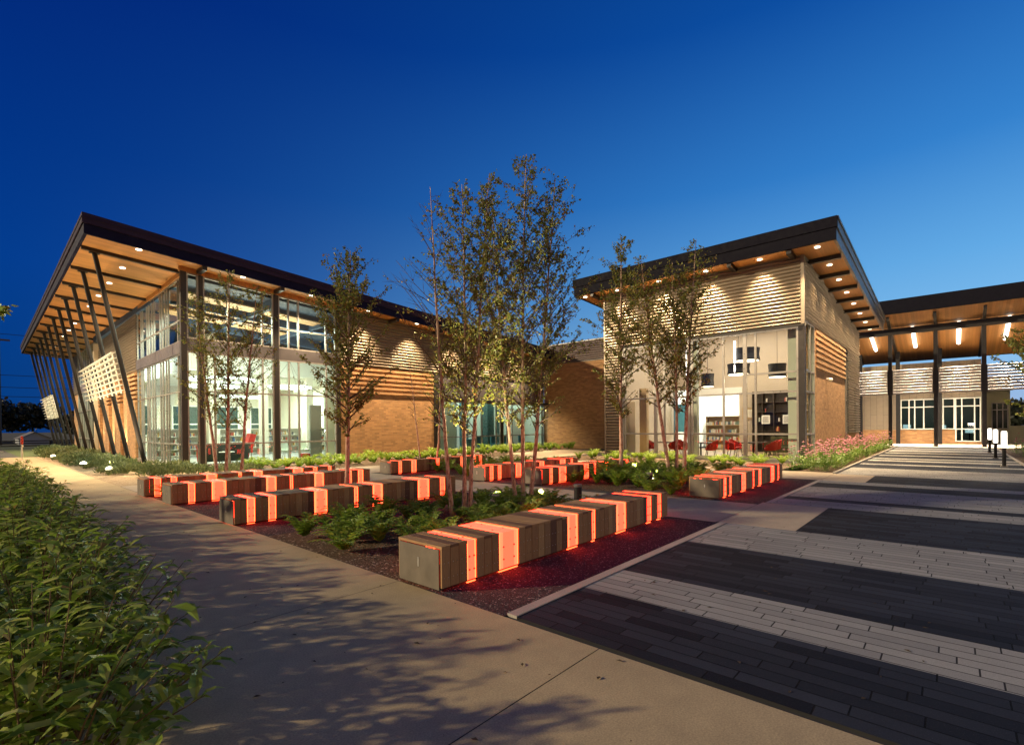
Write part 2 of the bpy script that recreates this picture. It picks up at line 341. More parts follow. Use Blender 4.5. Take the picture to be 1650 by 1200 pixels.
# ------------------------------------------------------------------ mesh builder
ORG = {}
class MB:
    def __init__(s): s.v = []; s.f = []; s.mi = []; s.sm = False
    def face(s, pts, mi=0):
        i = len(s.v); s.v += [tuple(p) for p in pts]; s.f.append(tuple(range(i, i+len(pts)))); s.mi.append(mi)
    def hexa(s, p, mi=0):
        i = len(s.v); s.v += [tuple(q) for q in p]
        for q in ((3, 2, 1, 0), (4, 5, 6, 7), (0, 1, 5, 4), (1, 2, 6, 5), (2, 3, 7, 6), (3, 0, 4, 7)):
            s.f.append(tuple(i+k for k in q)); s.mi.append(mi)
    def box(s, x0, x1, y0, y1, z0, z1, mi=0, sh=None):
        def zz(z, x, y): return z(x, y) if callable(z) else z
        c = [(x0, y0), (x1, y0), (x1, y1), (x0, y1)]
        p = [(x, y, zz(z0, x, y)) for x, y in c] + [(x, y, zz(z1, x, y)) for x, y in c]
        if sh: p = [(sh(q[0], q[1]), q[1], q[2]) for q in p]
        s.hexa(p, mi)
    def tube(s, pts, rad, n=6, mi=0, cap=True):
        pts = [Vector(p) for p in pts]; rings = []
        if not hasattr(rad, '__len__'): rad = [rad]*len(pts)
        for k, p in enumerate(pts):
            d = (pts[min(k+1, len(pts)-1)] - pts[max(k-1, 0)])
            if d.length < 1e-9: d = Vector((0, 0, 1))
            d.normalize(); a = d.cross(Vector((0, 0, 1)) if abs(d.z) < .9 else Vector((1, 0, 0))); a.normalize(); b = d.cross(a)
            i = len(s.v)
            for j in range(n):
                t = 2*math.pi*j/n; q = p + (a*math.cos(t) + b*math.sin(t))*rad[k]; s.v.append(tuple(q))
            rings.append(i)
        for a, b in zip(rings, rings[1:]):
            for j in range(n):
                s.f.append((a+j, a+(j+1) % n, b+(j+1) % n, b+j)); s.mi.append(mi)
        if cap:
            s.f.append(tuple(rings[0]+j for j in range(n))[::-1]); s.mi.append(mi)
            s.f.append(tuple(rings[-1]+j for j in range(n))); s.mi.append(mi)
    def lathe(s, x, y, prof, n=16, mi=0):
        rings = []
        for r, z in prof:
            i = len(s.v)
            for j in range(n):
                t = 2*math.pi*j/n; s.v.append((x+r*math.cos(t), y+r*math.sin(t), z))
            rings.append(i)
        for a, b in zip(rings, rings[1:]):
            for j in range(n): s.f.append((a+j, a+(j+1) % n, b+(j+1) % n, b+j)); s.mi.append(mi)
        s.f.append(tuple(rings[0]+j for j in range(n))[::-1]); s.mi.append(mi)
        s.f.append(tuple(rings[-1]+j for j in range(n))); s.mi.append(mi)
    def mesh(s, name, mats, o=(0, 0, 0)):
        me = bpy.data.meshes.new(name)
        me.from_pydata([(v[0]-o[0], v[1]-o[1], v[2]-o[2]) for v in s.v], [], s.f); me.update()
        for k in (mats if isinstance(mats, (list, tuple)) else [mats]): me.materials.append(MATS[k])
        if any(s.mi): me.polygons.foreach_set('material_index', s.mi)
        if s.sm: me.polygons.foreach_set('use_smooth', [True]*len(me.polygons))
        return me
    def build(s, name, mats, parent=None, loc=None, smooth=False):
        s.sm = smooth
        if parent is not None: o = ORG[parent.name]
        else: o = loc if loc is not None else (0, 0, 0)
        ob = bpy.data.objects.new(name, s.mesh(name, mats, o)); COL.objects.link(ob)
        if parent is not None: ob.parent = parent
        else: ob.location = o
        ORG[ob.name] = o
        return ob
def thing(name, loc, label, cat, group=None):
    o = bpy.data.objects.new(name, None); COL.objects.link(o); o.location = loc; o.empty_display_size = .2
    o['label'] = label; o['category'] = cat
    if group: o['group'] = group
    ORG[o.name] = tuple(loc); return o
def tag(o, label, cat, group=None, kind=None):
    o['label'] = label; o['category'] = cat
    if group: o['group'] = group
    if kind: o['kind'] = kind
    return o
def struct(name, mb, mats):
    o = mb.build(name, mats); o['kind'] = 'structure'; o['label'] = name.replace('_', ' '); return o
def stuff(o, label, cat):
    o['kind'] = 'stuff'; o['label'] = label; o['category'] = cat; return o
def part(name, mats, parent, *boxes, sh=None):
    mb = MB()
    for b in boxes: mb.box(*b, sh=sh)
    return mb.build(name, mats, parent)
def copy_tree(o, loc, rz=0, sc=1, label=None, group=None):
    r = o.copy(); COL.objects.link(r); r.location = loc; r.rotation_euler = (0, 0, rz); r.scale = (sc, sc, sc)
    if label: r['label'] = label
    if group: r['group'] = group
    for ch in list(o.children):
        c = ch.copy(); COL.objects.link(c); c.parent = r
        for g in list(ch.children):
            d = g.copy(); COL.objects.link(d); d.parent = c
    return r
def lamp(kind, name, parent, loc, energy, color, target=None, size=.05, angle=60, blend=.5, sy=None):
    d = bpy.data.lights.new(name, kind); d.energy = energy; d.color = color
    if kind == 'SPOT': d.spot_size = R(angle); d.spot_blend = blend; d.shadow_soft_size = size
    elif kind == 'AREA':
        d.shape = 'RECTANGLE'; d.size = size; d.size_y = sy or size
    else: d.shadow_soft_size = size
    o = bpy.data.objects.new(name, d); COL.objects.link(o)
    org = ORG[parent.name] if parent else (0, 0, 0)
    o.location = Vector(loc) - Vector(org)
    if parent: o.parent = parent
    if target is not None:
        o.rotation_euler = (Vector(target) - Vector(loc)).to_track_quat('-Z', 'Y').to_euler()
    return o
WARM = (1, .72, .40)
COOL = (.93, 1, .86)

# ------------------------------------------------------------------ ground, walks, paving
mb = MB(); mb.face([(-700, -700, -.06), (900, -700, -.06), (900, 900, -.06), (-700, 900, -.06)]); struct('ground', mb, 'field')
def sheet(name, rects, mat, z):
    mb = MB()
    for x0, x1, y0, y1 in rects: mb.face([(x0, y0, z), (x1, y0, z), (x1, y1, z), (x0, y1, z)])
    return struct(name, mb, mat)
sheet('lawn', [(-60, 90, -40, 85)], 'grass', -.03)
sheet('joint_base', [(-12, 55, -8, 62)], 'asphalt', -.015)
# walk slabs with open joints
rects = []
y = -8.04
while y < 43:
    rects.append((.842 if y > 2.3 else -.54, 3.145, y+.004, y+2.496)); y += 2.5
sheet('walk', rects, 'concrete', 0)
rects = []
y = -8.04
while y < 43:
    for x in (-12, -8, -4): rects.append((x, x+3.994 if x < -4 else -.545, y+.004, y+2.496))
    y += 2.5
sheet('forecourt', rects, 'concrete', -.002)
sheet('courtyard_path', [(8.52, 10.95, 3.0, 5.6), (8.52, 10.5, 5.61, 8.1), (8.52, 10.5, 8.11, 10.6), (8.2, 10.4, 10.61, 13.1), (8.2, 10.1, 13.11, 16.0),
      (3.155, 6.0, 16.0, 18.3), (6.01, 9.0, 16.0, 18.9), (9.01, 12.0, 16.0, 18.9), (12.01, 15, 16, 18.9), (15.01, 18, 16.0, 18.9), (18.01, 22, 16, 18.9), (22.01, 28, 16, 20.5),
      (16.75, 19.5, 2.9, 6), (16.75, 19.5, 6.01, 9), (16.75, 19.5, 9.01, 12), (16.75, 19.8, 12.01, 15.99), (8.56, 11.3, 1.81, 2.99), (16.75, 19.1, 1.81, 2.89)], 'concrete_pale', .002)
sheet('dark_gravel', [(3.15, 8.51, 2.93, 4.0), (3.15, 8.51, 7.9, 13.3), (10.96, 16.74, 2.93, 4.0), (10.51, 16.74, 9.0, 11.0)], 'dark_gravel', -.004)
sheet('planting_soil', [(-.545, .84, 1.98, 2.31), (3.15, 8.51, 4.0, 7.9), (3.15, 8.19, 13.3, 15.99), (10.96, 16.74, 4.0, 8.99), (10.41, 16.74, 11.0, 15.99), (6.2, 30.4, 18.91, 23.75), (19.51, 23.5, 4.0, 18.9),
       (19.3, 44, 2.95, 4.64), (22, 44.5, -6, -2.0), (-.54, .84, 2.3, 45)], 'mulch', -.006)
sheet('pea_gravel_bed', [(3.155, 7.6, 18.31, 62)], 'pea_gravel', -.005)
sheet('verge', [(2.6, 12, 44, 70)], 'grass', .001)
mb = MB()
for x0, x1 in ((3.2, 8.52), (11.28, 16.7)): mb.box(x0, x1, 2.82, 2.93, -.05, .012)
struct('kerb_strip', mb, 'kerb')
mb = MB()
mb.box(19.2, 44.2, 2.86, 2.95, -.05, .05); mb.box(20.5, 44.2, -2.06, -1.98, -.05, .05)
struct('bed_kerb', mb, 'kerb')
bands = [(3.2, 4.24, 'd'), (4.24, 5.04, 'l'), (5.04, 6.88, 'd'), (6.88, 8.56, 'l'), (8.56, 11.31, 'd'), (11.31, 12.2, 'l'), (12.2, 12.68, 'd'), (12.68, 14.95, 'l'),
         (14.95, 16.02, 'd'), (16.02, 16.75, 'l'), (16.75, 19.1, 'd'), (19.1, 22.3, 'l'), (22.3, 24.3, 'd'), (24.3, 24.85, 'l'), (24.85, 26.7, 'd'), (26.7, 27.6, 'l'), (27.6, 28.3, 'd'),
         (28.3, 29.2, 'l'), (29.2, 31.1, 'd'), (31.1, 32, 'l'), (32, 33.9, 'd'), (33.9, 34.9, 'l'), (34.9, 36.2, 'd'), (36.2, 38.4, 'l'), (38.4, 39.6, 'd'), (39.6, 41.5, 'l'), (41.5, 43, 'd'), (43, 44.2, 'l')]
dk = []; lt = []
for x0, x1, k in bands:
    y1 = 1.8 if (x0, k) in ((8.56, 'd'), (16.75, 'd')) else 2.82
    (dk if k == 'd' else lt).append((x0, x1, -8 if x0 < 19 else -2.0, y1))
sheet('dark_paving', dk, 'paver_dark', .003); sheet('light_paving', lt, 'paver_light', .003)
sheet('entrance_walk', [(44.2, 50.3, -6, 6)], 'concrete_pale', .001)
sheet('road', [(-60, 90, 57, 66)], 'asphalt', -.01)
mb = MB(); mb.box(-60, 2.4, 56.6, 56.85, -.05, .08); struct('road_kerb', mb, 'kerb')

rnd = random.Random(77); mb = MB()
for k in range(420):
    x = rnd.uniform(-1, 3.1) if k % 3 else rnd.uniform(3.3, 16); y = rnd.uniform(1.2, 20) if k % 3 else rnd.uniform(-3, 2.7)
    a = rnd.uniform(0, 6.28); l = rnd.uniform(.008, .03); w = l*rnd.uniform(.3, .7)
    c, q = math.cos(a), math.sin(a)
    mb.face([(x-c*l, y-q*l, .006), (x-q*w, y+c*w, .010), (x+c*l, y+q*l, .007), (x+q*w, y-c*w, .012)])
stuff(mb.build('leaf_litter', 'litter'), 'tiny dry leaf bits and grit scattered over the paving', 'litter')

# ------------------------------------------------------------------ building helpers
SHR = 0.021
def shA(x, y): return x + SHR*max(0, y-23.75)
def zA(x, y=0): return 8.62 - .068*(x-3.0)
def zB(x, y=0): return 8.70 - .058*(x-23.5)
def zC(x, y=0): return 9.12 - .23*(x-43.0)
def window(parent, axis, c, a0, a1, z0, z1, mull=(), trans=(), t=.055, dep=.12, glass='glass', frame='aluminium', sh=None, name='window'):
    """axis 'Y': plane y=c running along x; axis 'X': plane x=c running along y. z1 may be a function of (x,y)."""
    mb = MB()
    def bx(p0, p1, q0, q1, d=dep):
        if axis == 'Y': mb.box(p0, p1, c-d/2, c+d/2, q0, q1, sh=sh)
        else: mb.box(c-d/2, c+d/2, p0, p1, q0, q1, sh=sh)
    top = z1 if callable(z1) else (lambda x, y: z1)
    topd = lambda x, y: top(x, y)-t
    bx(a0, a0+t, z0, top); bx(a1-t, a1, z0, top)
    bx(a0+t, a1-t, z0, z0+t, dep*.96); bx(a0+t, a1-t, topd, top, dep*.96)
    for q in mull:
        w = t
        if isinstance(q, tuple): q, w = q
        bx(q-w/2, q+w/2, z0+t, topd, dep*.92)
    for q in trans:
        xs = [a0+t] + [(mm[0] if isinstance(mm, tuple) else mm) for mm in mull] + [a1-t]
        bx(a0+t, a1-t, q-t/2, q+t/2, dep*.88)
    w = mb.build(name, frame, parent)
    g = MB()
    e = t*.5
    tt = lambda x, y: top(x, y)-e
    if axis == 'Y': g.box(a0+e, a1-e, c-.006, c+.006, z0+e, tt, sh=sh)
    else: g.box(c-.006, c+.006, a0+e, a1-e, z0+e, tt, sh=sh)
    g.build('pane', glass, w)
    return w
def corrugated(mb, axis, c, a0, a1, z0, ztop, pitch, depth, sgn, sh=None, ns=8):
    """horizontal corrugation; ztop(a) linear; surface faces sgn along the plane normal."""
    z = z0; zmax = max(ztop(a0), ztop(a1)); prev = None
    sl = (ztop(a1)-ztop(a0))/(a1-a0)
    k = 0
    while True:
        z = z0 + k*pitch/ns
        last = z >= zmax
        if last: z = zmax
        off = depth*(.5-.5*math.cos(2*math.pi*(z-z0)/pitch))
        lo, hi = a0, a1
        if abs(sl) > 1e-6:
            ac = a0 + (z-ztop(a0))/sl
            if sl < 0: hi = max(a0+1e-3, min(a1, ac))
            else: lo = min(a1-1e-3, max(a0, ac))
        def P(a):
            if axis == 'Y': q = (a, c+sgn*off, z)
            else: q = (c+sgn*off, a, z)
            return (sh(q[0], q[1]), q[1], q[2]) if sh else q
        i = len(mb.v); mb.v += [P(lo), P(hi)]
        if prev is not None:
            mb.f.append((prev, prev+1, i+1, i)); mb.mi.append(0)
        prev = i; k += 1
        if last: break
def downlight(parent, x, y, z, target, power, ang=95, blend=.8, r=.10):
    mb = MB(); mb.lathe(x, y, [(r, z-.035), (r, z-.008)], 16, 0)
    d = mb.build('downlight', 'lamp_disc', parent)
    mb = MB(); mb.lathe(x, y, [(r+.025, z-.006), (r+.03, z-.03)], 16); 
    lamp('SPOT', 'downlight_lamp', d, (x, y, z-.06), power, WARM, target, .07, ang, blend)
    return d

# ------------------------------------------------------------------ library wing (left building)
LW = thing('library_wing', (6.4, 23.75, 0), 'glass and brick library wing at the left with leaning columns under a timber soffit', 'building')
YF = 23.75
# roof slab pieces: soffit, fascia, top
X0, X1, Y0, Y1 = 3.0, 30.6, 22.75, 62.0
def slab(mb, x0, x1, y0, y1, d0, d1, zf, mi=0, sh=None):
    mb.box(x0, x1, y0, y1, lambda x, y: zf(x)+d0, lambda x, y: zf(x)+d1, mi, sh)
mb = MB(); slab(mb, X0+.1, X1, Y0+.1, Y1-.1, 0, .1, zA, 0, shA); roofA = mb.build('soffit', 'soffit_wood_cross', LW)
mb = MB()
slab(mb, X0, X1, Y0, Y0+.1, -.02, .34, zA, 0, shA); slab(mb, X0, X0+.1, Y0+.1, Y1-.1, -.02, .34, zA, 0, shA); slab(mb, X0, X1, Y1-.1, Y1, -.02, .34, zA, 0, shA)
mb.build('fascia', 'fascia_navy', LW)
mb = MB()
slab(mb, X0-.05, X1, Y0-.05, Y0+.06, .342, .70, zA, 0, shA); slab(mb, X0-.05, X0+.06, Y0+.06, Y1, .342, .70, zA, 0, shA); slab(mb, X0-.05, X1, Y1, Y1+.05, .342, .7, zA, 0, shA)
slab(mb, X0-.075, X1, Y0-.075, Y0+.03, .52, .545, zA, 0, shA); slab(mb, X0-.075, X0+.03, Y0+.03, Y1, .52, .545, zA, 0, shA)
mb.build('gravel_stop', 'fascia_upper', LW)
mb = MB(); slab(mb, X0+.07, X1, Y0+.07, Y1-.01, .5, .62, zA, 0, shA); mb.build('roof', 'roof_membrane', LW)
# soffit beams
for k in range(12):
    y = 24.4 + 3.22*k
    mb = MB(); slab(mb, X0+.12, 6.3, y-.07, y+.07, -.13, -.002, zA, 0, shA); mb.build('soffit_beam', 'dark_steel', LW)
for x in (6.8, 9.95, 13.1, 16.25, 19.4, 22.5, 25.6, 28.7):
    mb = MB(); slab(mb, x-.08, x+.08, Y0+.1, YF-.02, -.17, -.002, zA); mb.build('outlooker', 'dark_steel', LW)
# front facade steel
for x0, x1 in ((6.13, 6.34), (6.79, 6.95), (9.87, 10.08), (13.0, 13.2)):
    part('steel_column', 'dark_steel', LW, (x0, x1, YF-.10, YF+.12, 0, lambda x, y: zA(x)-.2))
part('frieze', 'soffit_wood', LW, (6.1, 13.2, YF-.09, YF+.1, lambda x, y: zA(x)-.2, lambda x, y: zA(x)-.004), (6.31, 6.5, YF+.1, 33.4, lambda x, y: zA(x)-.2, lambda x, y: zA(x)-.004), sh=shA)
part('spandrel', 'spandrel_metal', LW, (6.34, 6.79, YF-.06, YF+.1, 4.93, 5.45), (6.95, 9.87, YF-.06, YF+.1, 4.93, 5.45), (10.08, 13.0, YF-.06, YF+.1, 4.93, 5.45), (6.31, 6.5, YF+.12, 33.4, 4.93, 5.45), sh=shA)
part('sill', 'grey_steel', LW, (6.1, 13.2, YF-.16, YF+.15, -.04, .12), (6.24, 6.5, YF+.15, 33.4, -.04, .12), sh=shA)
bays = [(6.34, 6.79, (), ()), (6.95, 9.87, (7.39, 7.92, 9.37), (7.92, 9.37)), (10.08, 13.0, (10.57, 11.05, 12.46), (10.57, 11.05, 12.46))]
for a0, a1, ml, mu in bays:
    window(LW, 'Y', YF, a0, a1, .12, 4.93, ml, (1.02, 3.27), t=.065)
    window(LW, 'Y', YF, a0, a1, 5.45, lambda x, y: zA(x)-.2, mu, (6.38,), t=.065)
lb = [(23.95, 27.86, (24.34, 24.8, 25.2, 26.86, 27.3)), (27.86, 30.63, (28.35, 29.5, 30.0)), (30.63, 33.4, (31.1, 32.1, 32.5))]
for a0, a1, ml in lb:
    window(LW, 'X', 6.4, a0, a1, .12, 4.93, ml, (1.02, 3.3), t=.05, dep=.08, sh=shA)
    window(LW, 'X', 6.4, a0, a1, 5.45, lambda x, y: zA(x)-.2, ml, (6.38,), t=.05, dep=.08, sh=shA)
# brick bay of the front facade
XB0, XB1 = 13.2, 19.42
part('brick_wall', 'brick', LW, (XB0, XB1, YF, YF+.3, 0, 4.98))
mb = MB()
for k in range(6): mb.box(XB0, XB1, YF-.055, YF-.001, 3.52+k*.25, 3.64+k*.25)
mb.build('brick_bands', 'brick', LW)
mb = MB(); corrugated(mb, 'Y', YF, XB0, 30.4, 4.99, lambda a: zA(a)-.01, .16, .10, -1); mb.build('corrugated_cladding', 'corrugated_metal', LW, smooth=True)
part('backing_wall', 'dark_steel', LW, (XB0, 30.4, YF+.06, YF+.3, 4.99, lambda x, y: zA(x)-.01))
# entry glazing
part('steel_column', 'dark_steel', LW, (19.44, 19.80, YF-.08, YF+.14, 0, 4.98))
part('entry_canopy', 'dark_steel', LW, (19.82, 30.38, YF-.5, YF+.1, 3.30, 3.42))
part('entry_infill', 'spandrel_metal', LW, (19.82, 30.38, YF, YF+.12, 3.425, 4.985))
em = (21.78, 23.01, 23.54, 24.94)
window(LW, 'Y', YF, 19.82, 25.4, .1, 3.30, em, (1.03,), t=.07)
window(LW, 'Y', YF, 25.62, 30.38, .1, 3.30, (26.09, 26.63, 27.73, 29.48), (1.03,), t=.07)
part('steel_column', 'dark_steel', LW, (25.42, 25.6, YF-.08, YF+.14, 0, 3.30))
part('sill', 'grey_steel', LW, (19.82, 30.38, YF-.1, YF+.12, -.04, .098))
# left facade beyond the glass: brick piers, bands, corrugated, far glazing
XW = 6.4
def ys(a): return a
part('brick_wall', 'brick', LW, (XW, XW+.3, 33.42, 46.6, 0, 4.9), sh=shA)
part('brick_wall', 'brick', LW, (XW, XW+.3, 57.6, 61, 0, 4.9), sh=shA)
for y0, y1 in ((33.42, 35.6), (37.7, 39.6), (41.6, 43.4), (45.2, 46.6)):
    mb = MB(); mb.box(XW-.16, XW-.001, y0, y1, 0, 3.3, sh=shA)
    for k in range(6): mb.box(XW-.16, XW-.001, y0, y1, 3.42+k*.25, 3.55+k*.25, sh=shA)
    mb.build('brick_pier', 'brick', LW)
for a0, a1 in ((33.42, 46.6), (57.6, 61)):
    mb = MB(); corrugated(mb, 'X', XW, a0, a1, 4.91, lambda a: zA(XW)-.01, .16, .10, -1, shA)
    mb.build('corrugated_cladding', 'corrugated_metal', LW, smooth=True)
part('backing_wall', 'dark_steel', LW, (XW+.06, XW+.3, 33.42, 46.6, 4.91, lambda x, y: zA(x)-.02), sh=shA)
part('backing_wall', 'dark_steel', LW, (XW+.06, XW+.3, 57.6, 61, 4.91, lambda x, y: zA(x)-.02), (XW+.3, 30, 60.7, 61, 0, lambda x, y: zA(x)-.02), sh=shA)
window(LW, 'X', XW, 46.6, 57.6, .12, 4.93, (47.6, 48.5, 50.2, 51, 52.4, 53.6, 54.8, 56.2), (1.02, 3.3), t=.07, sh=shA)
window(LW, 'X', XW, 46.6, 57.6, 5.45, lambda x, y: zA(x)-.05, (47.6, 48.5, 50.2, 51, 52.4, 53.6, 54.8, 56.2), (6.4,), t=.07, sh=shA)
part('spandrel', 'spandrel_metal', LW, (XW-.06, XW+.1, 46.6, 57.6, 4.93, 5.45), sh=shA)
# soffit downlights
for k in range(12):
    if k in (5,): continue
    y = 22.95 + 3.12*k if k else 22.98
    x = shA(4.62, y)
    downlight(LW, x, y, zA(4.62), (x-.1, y-.2, 0), 2200, 110)
for x in (8.28, 11.34, 14.45, 17.59, 20.76, 23.9, 27.0):
    downlight(LW, x, 22.93, zA(x), (x, 23.25, 0), 4600, 88, 1.0)
# leaning columns and their louvre screens
for k in range(12):
    y = 24.5 + 3.22*k
    b = Vector((shA(5.08, y), y, -.05)); t = Vector((shA(3.52, y), y, zA(3.52)-.13))
    mb = MB(); mb.tube([b, t], .082, 14); mb.tube([b+Vector((0, 0, .04)), b+Vector((0, 0, .09))], .19, 14)
    mb.box(t.x-.16, t.x+.16, t.y-.1, t.y+.1, t.z-.02, t.z+.05)
    mb.build('leaning_column', 'bronze_post', LW, smooth=False)
def lean(y, z):
    f = z/8.5; return Vector((shA(5.08, y)*(1-f)+shA(3.52, y)*f - .10, y, z))
for y0, y1, z0, z1 in ((24.5, 27.72, 3.25, 4.72), (27.72, 30.94, 3.25, 4.72), (30.94, 34.16, 3.25, 4.72), (50.26, 53.48, 2.75, 4.35), (53.48, 56.7, 2.75, 4.35), (56.7, 59.92, 2.75, 4.35)):
    mb = MB(); n = 8
    for k in range(n):
        z = z0 + (z1-z0)*k/(n-1)
        a = lean(y0, z); b = lean(y1, z)
        mb.hexa([a+Vector((-.14, .1, -.02)), b+Vector((-.14, -.1, -.02)), b+Vector((.02, -.1, .0)), a+Vector((.02, .1, .0)), a+Vector((-.14, .1, .008)), b+Vector((-.14, -.1, .008)), b+Vector((.02, -.1, .028)), a+Vector((.02, .1, .028))])
    for yy in (y0+.12, (y0*2+y1)/3, (y0+2*y1)/3, y1-.12):
        a = lean(yy, z0-.08); b = lean(yy, z1+.08)
        mb.hexa([a+Vector((.025, -.025, 0)), a+Vector((.075, -.025, 0)), a+Vector((.075, .025, 0)), a+Vector((.025, .025, 0)), b+Vector((.025, -.025, 0)), b+Vector((.075, -.025, 0)), b+Vector((.075, .025, 0)), b+Vector((.025, .025, 0))])
    mb.build('louvre_screen', 'white_paint', LW)
# interior of the library wing
part('floor', 'carpet', LW, (6.5, 30.3, YF+.16, 46, -.04, .04))
part('ceiling_deck', 'blue_deck', LW, (6.5, 19.4, YF+.2, 46, lambda x, y: zA(x)-.36, lambda x, y: zA(x)-.012))
for k in range(4):
    y = 25.4 + 2.1*k
    part('ceiling_cloud', 'ceiling_wood', LW, (6.9, 13.6, y, y+1.0, lambda x, y: zA(x)-.62, lambda x, y: zA(x)-.56))
mb = MB()
for y in (26.9, 31.2): mb.box(6.6, 19.3, y, y+.16, lambda x, y: zA(x)-.9, lambda x, y: zA(x)-.40)
for x in (9.9, 13.1, 16.2): mb.box(x, x+.16, YF+.3, 34, lambda x, y: zA(x)-.80, lambda x, y: zA(x)-.38)
mb.build('roof_beam', 'blue_deck', LW)
part('low_ceiling', 'white_paint', LW, (9.0, 19.4, 33.5, 46, 5.15, 5.3), (9.0, 9.2, 33.5, 46, 5.31, 6.4), (9.21, 19.4, 33.5, 33.65, 5.31, 6.3))
mb = MB()
for k in range(14): mb.box(9.2, 19.3, 33.9+k*.8, 33.98+k*.8, 5.02, 5.148)
mb.build('ceiling_slat', 'white_paint', LW)
part('interior_wall', 'cream_paint', LW, (6.5, 19.4, 46, 46.2, .04, 7.9), (19.42, 19.6, YF+.31, 46, .04, 7.2))
part('interior_column', 'cream_paint', LW, (9.9, 10.35, 33.0, 33.4, .04, 7.6), (12.9, 13.35, 33.0, 33.4, .04, 5.15), (15.9, 16.35, 33.0, 33.4, .04, 5.15), (18.6, 19.0, 33.0, 33.4, .04, 5.15))
part('interior_partition', 'grey_panel', LW, (12.95, 13.6, 26.5, 26.65, .05, 2.95))
part('interior_partition', 'pale_green_paint', LW, (13.75, 14.6, 26.4, 26.5, .05, 4.6))
for x in (8.0, 11.2, 14.2, 17.0):
    window(LW, 'Y', 45.93, x, x+1.9, 1.2, 3.6, (x+.95,), (2.1,), t=.09, glass='night_glass', frame='white_paint')
lamp('AREA', 'ceiling_lamp', LW, (11, 27.5, 7.1), 1700, COOL, (11, 27.5, 0), 8, sy=5)
lamp('AREA', 'ceiling_fill_lamp', LW, (10, 28.5, 5.6), 420, (1, .80, .58), (10, 28.5, 9), 5, sy=5)  # added upward fill light to brighten the wood clouds and deck, no fixture
lamp('AREA', 'ceiling_lamp', LW, (13.5, 38, 5.0), 2700, COOL, (13.5, 38, 0), 9, sy=8)
lamp('AREA', 'ceiling_lamp', LW, (8, 41, 6.5), 800, COOL, (8, 41, 0), 2, sy=8)
lamp('AREA', 'ceiling_lamp', LW, (10, 51, 6.5), 800, COOL, (10, 51, 0), 5, sy=8)
part('interior_wall', 'cream_paint', LW, (13.0, 13.2, 46.3, 60, .04, 7.6))
# entry lobby
part('lobby_wall', 'pale_green_paint', LW, (19.62, 30.3, 28.6, 28.8, .04, 4.7), (30.3, 30.5, YF+.2, 28.6, .04, 4.7))
part('lobby_ceiling', 'white_paint', LW, (19.62, 30.3, YF+.2, 28.6, 4.72, 4.8))
part('lobby_panel', 'curtain', LW, (20.0, 22.6, 25.2, 25.3, .05, 3.6))
part('lobby_panel', 'blue_paint', LW, (22.9, 23.3, 25.0, 25.1, .05, 3.3))
part('lobby_column', 'night_glass', LW, (26.4, 27.1, 26.0, 26.7, .05, 4.7), (28.2, 28.5, 26.5, 26.8, .05, 4.7))
part('lobby_screen', 'white_paint', LW, (24.1, 25.6, 27.4, 27.5, .05, 3.4), (28.8, 30.2, 25.6, 25.7, .05, 3.0))
part('lobby_panel', 'teal_fabric', LW, (24.2, 25.0, 26.6, 26.7, .05, 4.2), (23.7, 24.9, 25.4, 26.0, .05, .8))
lamp('AREA', 'ceiling_lamp', LW, (25, 26, 4.6), 560, (.95, 1, .92), (25, 26, 0), 9, sy=3)
# EXIT signs
def exit_sign(parent, loc, rz, size):
    c = bpy.data.curves.new('exit_text', 'FONT'); c.body = 'EXIT'; c.size = size; c.extrude = .004; c.align_x = 'CENTER'; c.align_y = 'CENTER'
    tmp = bpy.data.objects.new('exit_tmp', c); COL.objects.link(tmp)
    dg = bpy.context.evaluated_depsgraph_get(); me = bpy.data.meshes.new_from_object(tmp.evaluated_get(dg)); bpy.data.objects.remove(tmp)
    me.materials.clear(); me.materials.append(MATS['exit_green'])
    o = thing('exit_sign', loc, '', 'sign')
    mb = MB(); w = size*1.6; mb.box(loc[0]-w, loc[0]+w, loc[1]+.012, loc[1]+.05, loc[2]-size*.7, loc[2]+size*.7)
    mb.build('sign_plate', 'white_paint', o)
    t = bpy.data.objects.new('sign_lettering', me); COL.objects.link(t); t.parent = o; t.rotation_euler = (R(90), 0, 0); t.location = (0, 0.004, 0)
    mb = MB(); mb.box(loc[0]-.015, loc[0]+.015, loc[1]+.02, loc[1]+.04, loc[2]+size*.7, loc[2]+size*.7+.5); mb.build('sign_hanger', 'dark_steel', o)
    return o
o = exit_sign(None, (15.0, 32.0, 4.2), 0, .26); o['label'] = 'small green EXIT sign hanging inside the tall glazed library corner'
o = exit_sign(None, (23.9, 25.0, 3.75-.6), 0, .18); o['label'] = 'small green EXIT sign inside the glazed lobby behind the birches'

# ring lights
def ring_light(x, y, z, r, label):
    n = 40; mb = MB()
    prof = [(r-.09, z-.05), (r+.09, z-.05), (r+.09, z+.05), (r-.09, z+.05)]
    v = []
    for j in range(n):
        t = 2*math.pi*j/n
        for q, zz in prof: v.append((x+q*math.cos(t), y+q*math.sin(t), zz))
    mb.v = v
    for j in range(n):
        a = 4*j; b = 4*((j+1) % n)
        for k in range(4): mb.f.append((a+k, a+(k+1) % 4, b+(k+1) % 4, b+k)); mb.mi.append(0)
    o = thing('ring_light', (x, y, z), label, 'pendant lamp', 'ring lights in the library')
    mb.build('light_ring', 'ring_white', o)
    mb = MB()
    for t in (0.4, 2.5, 4.6): mb.tube([(x+r*math.cos(t), y+r*math.sin(t), z+.05), (x, y, z+1.6)], .008, 4)
    mb.build('cable', 'dark_steel', o)
ring_light(9.6, 29.6, 4.35, 1.5, 'large glowing ring pendant nearest the glazed corner of the library')
ring_light(13.6, 30.4, 4.2, 1.15, 'glowing ring pendant seen through the right-hand bay of the library glass')
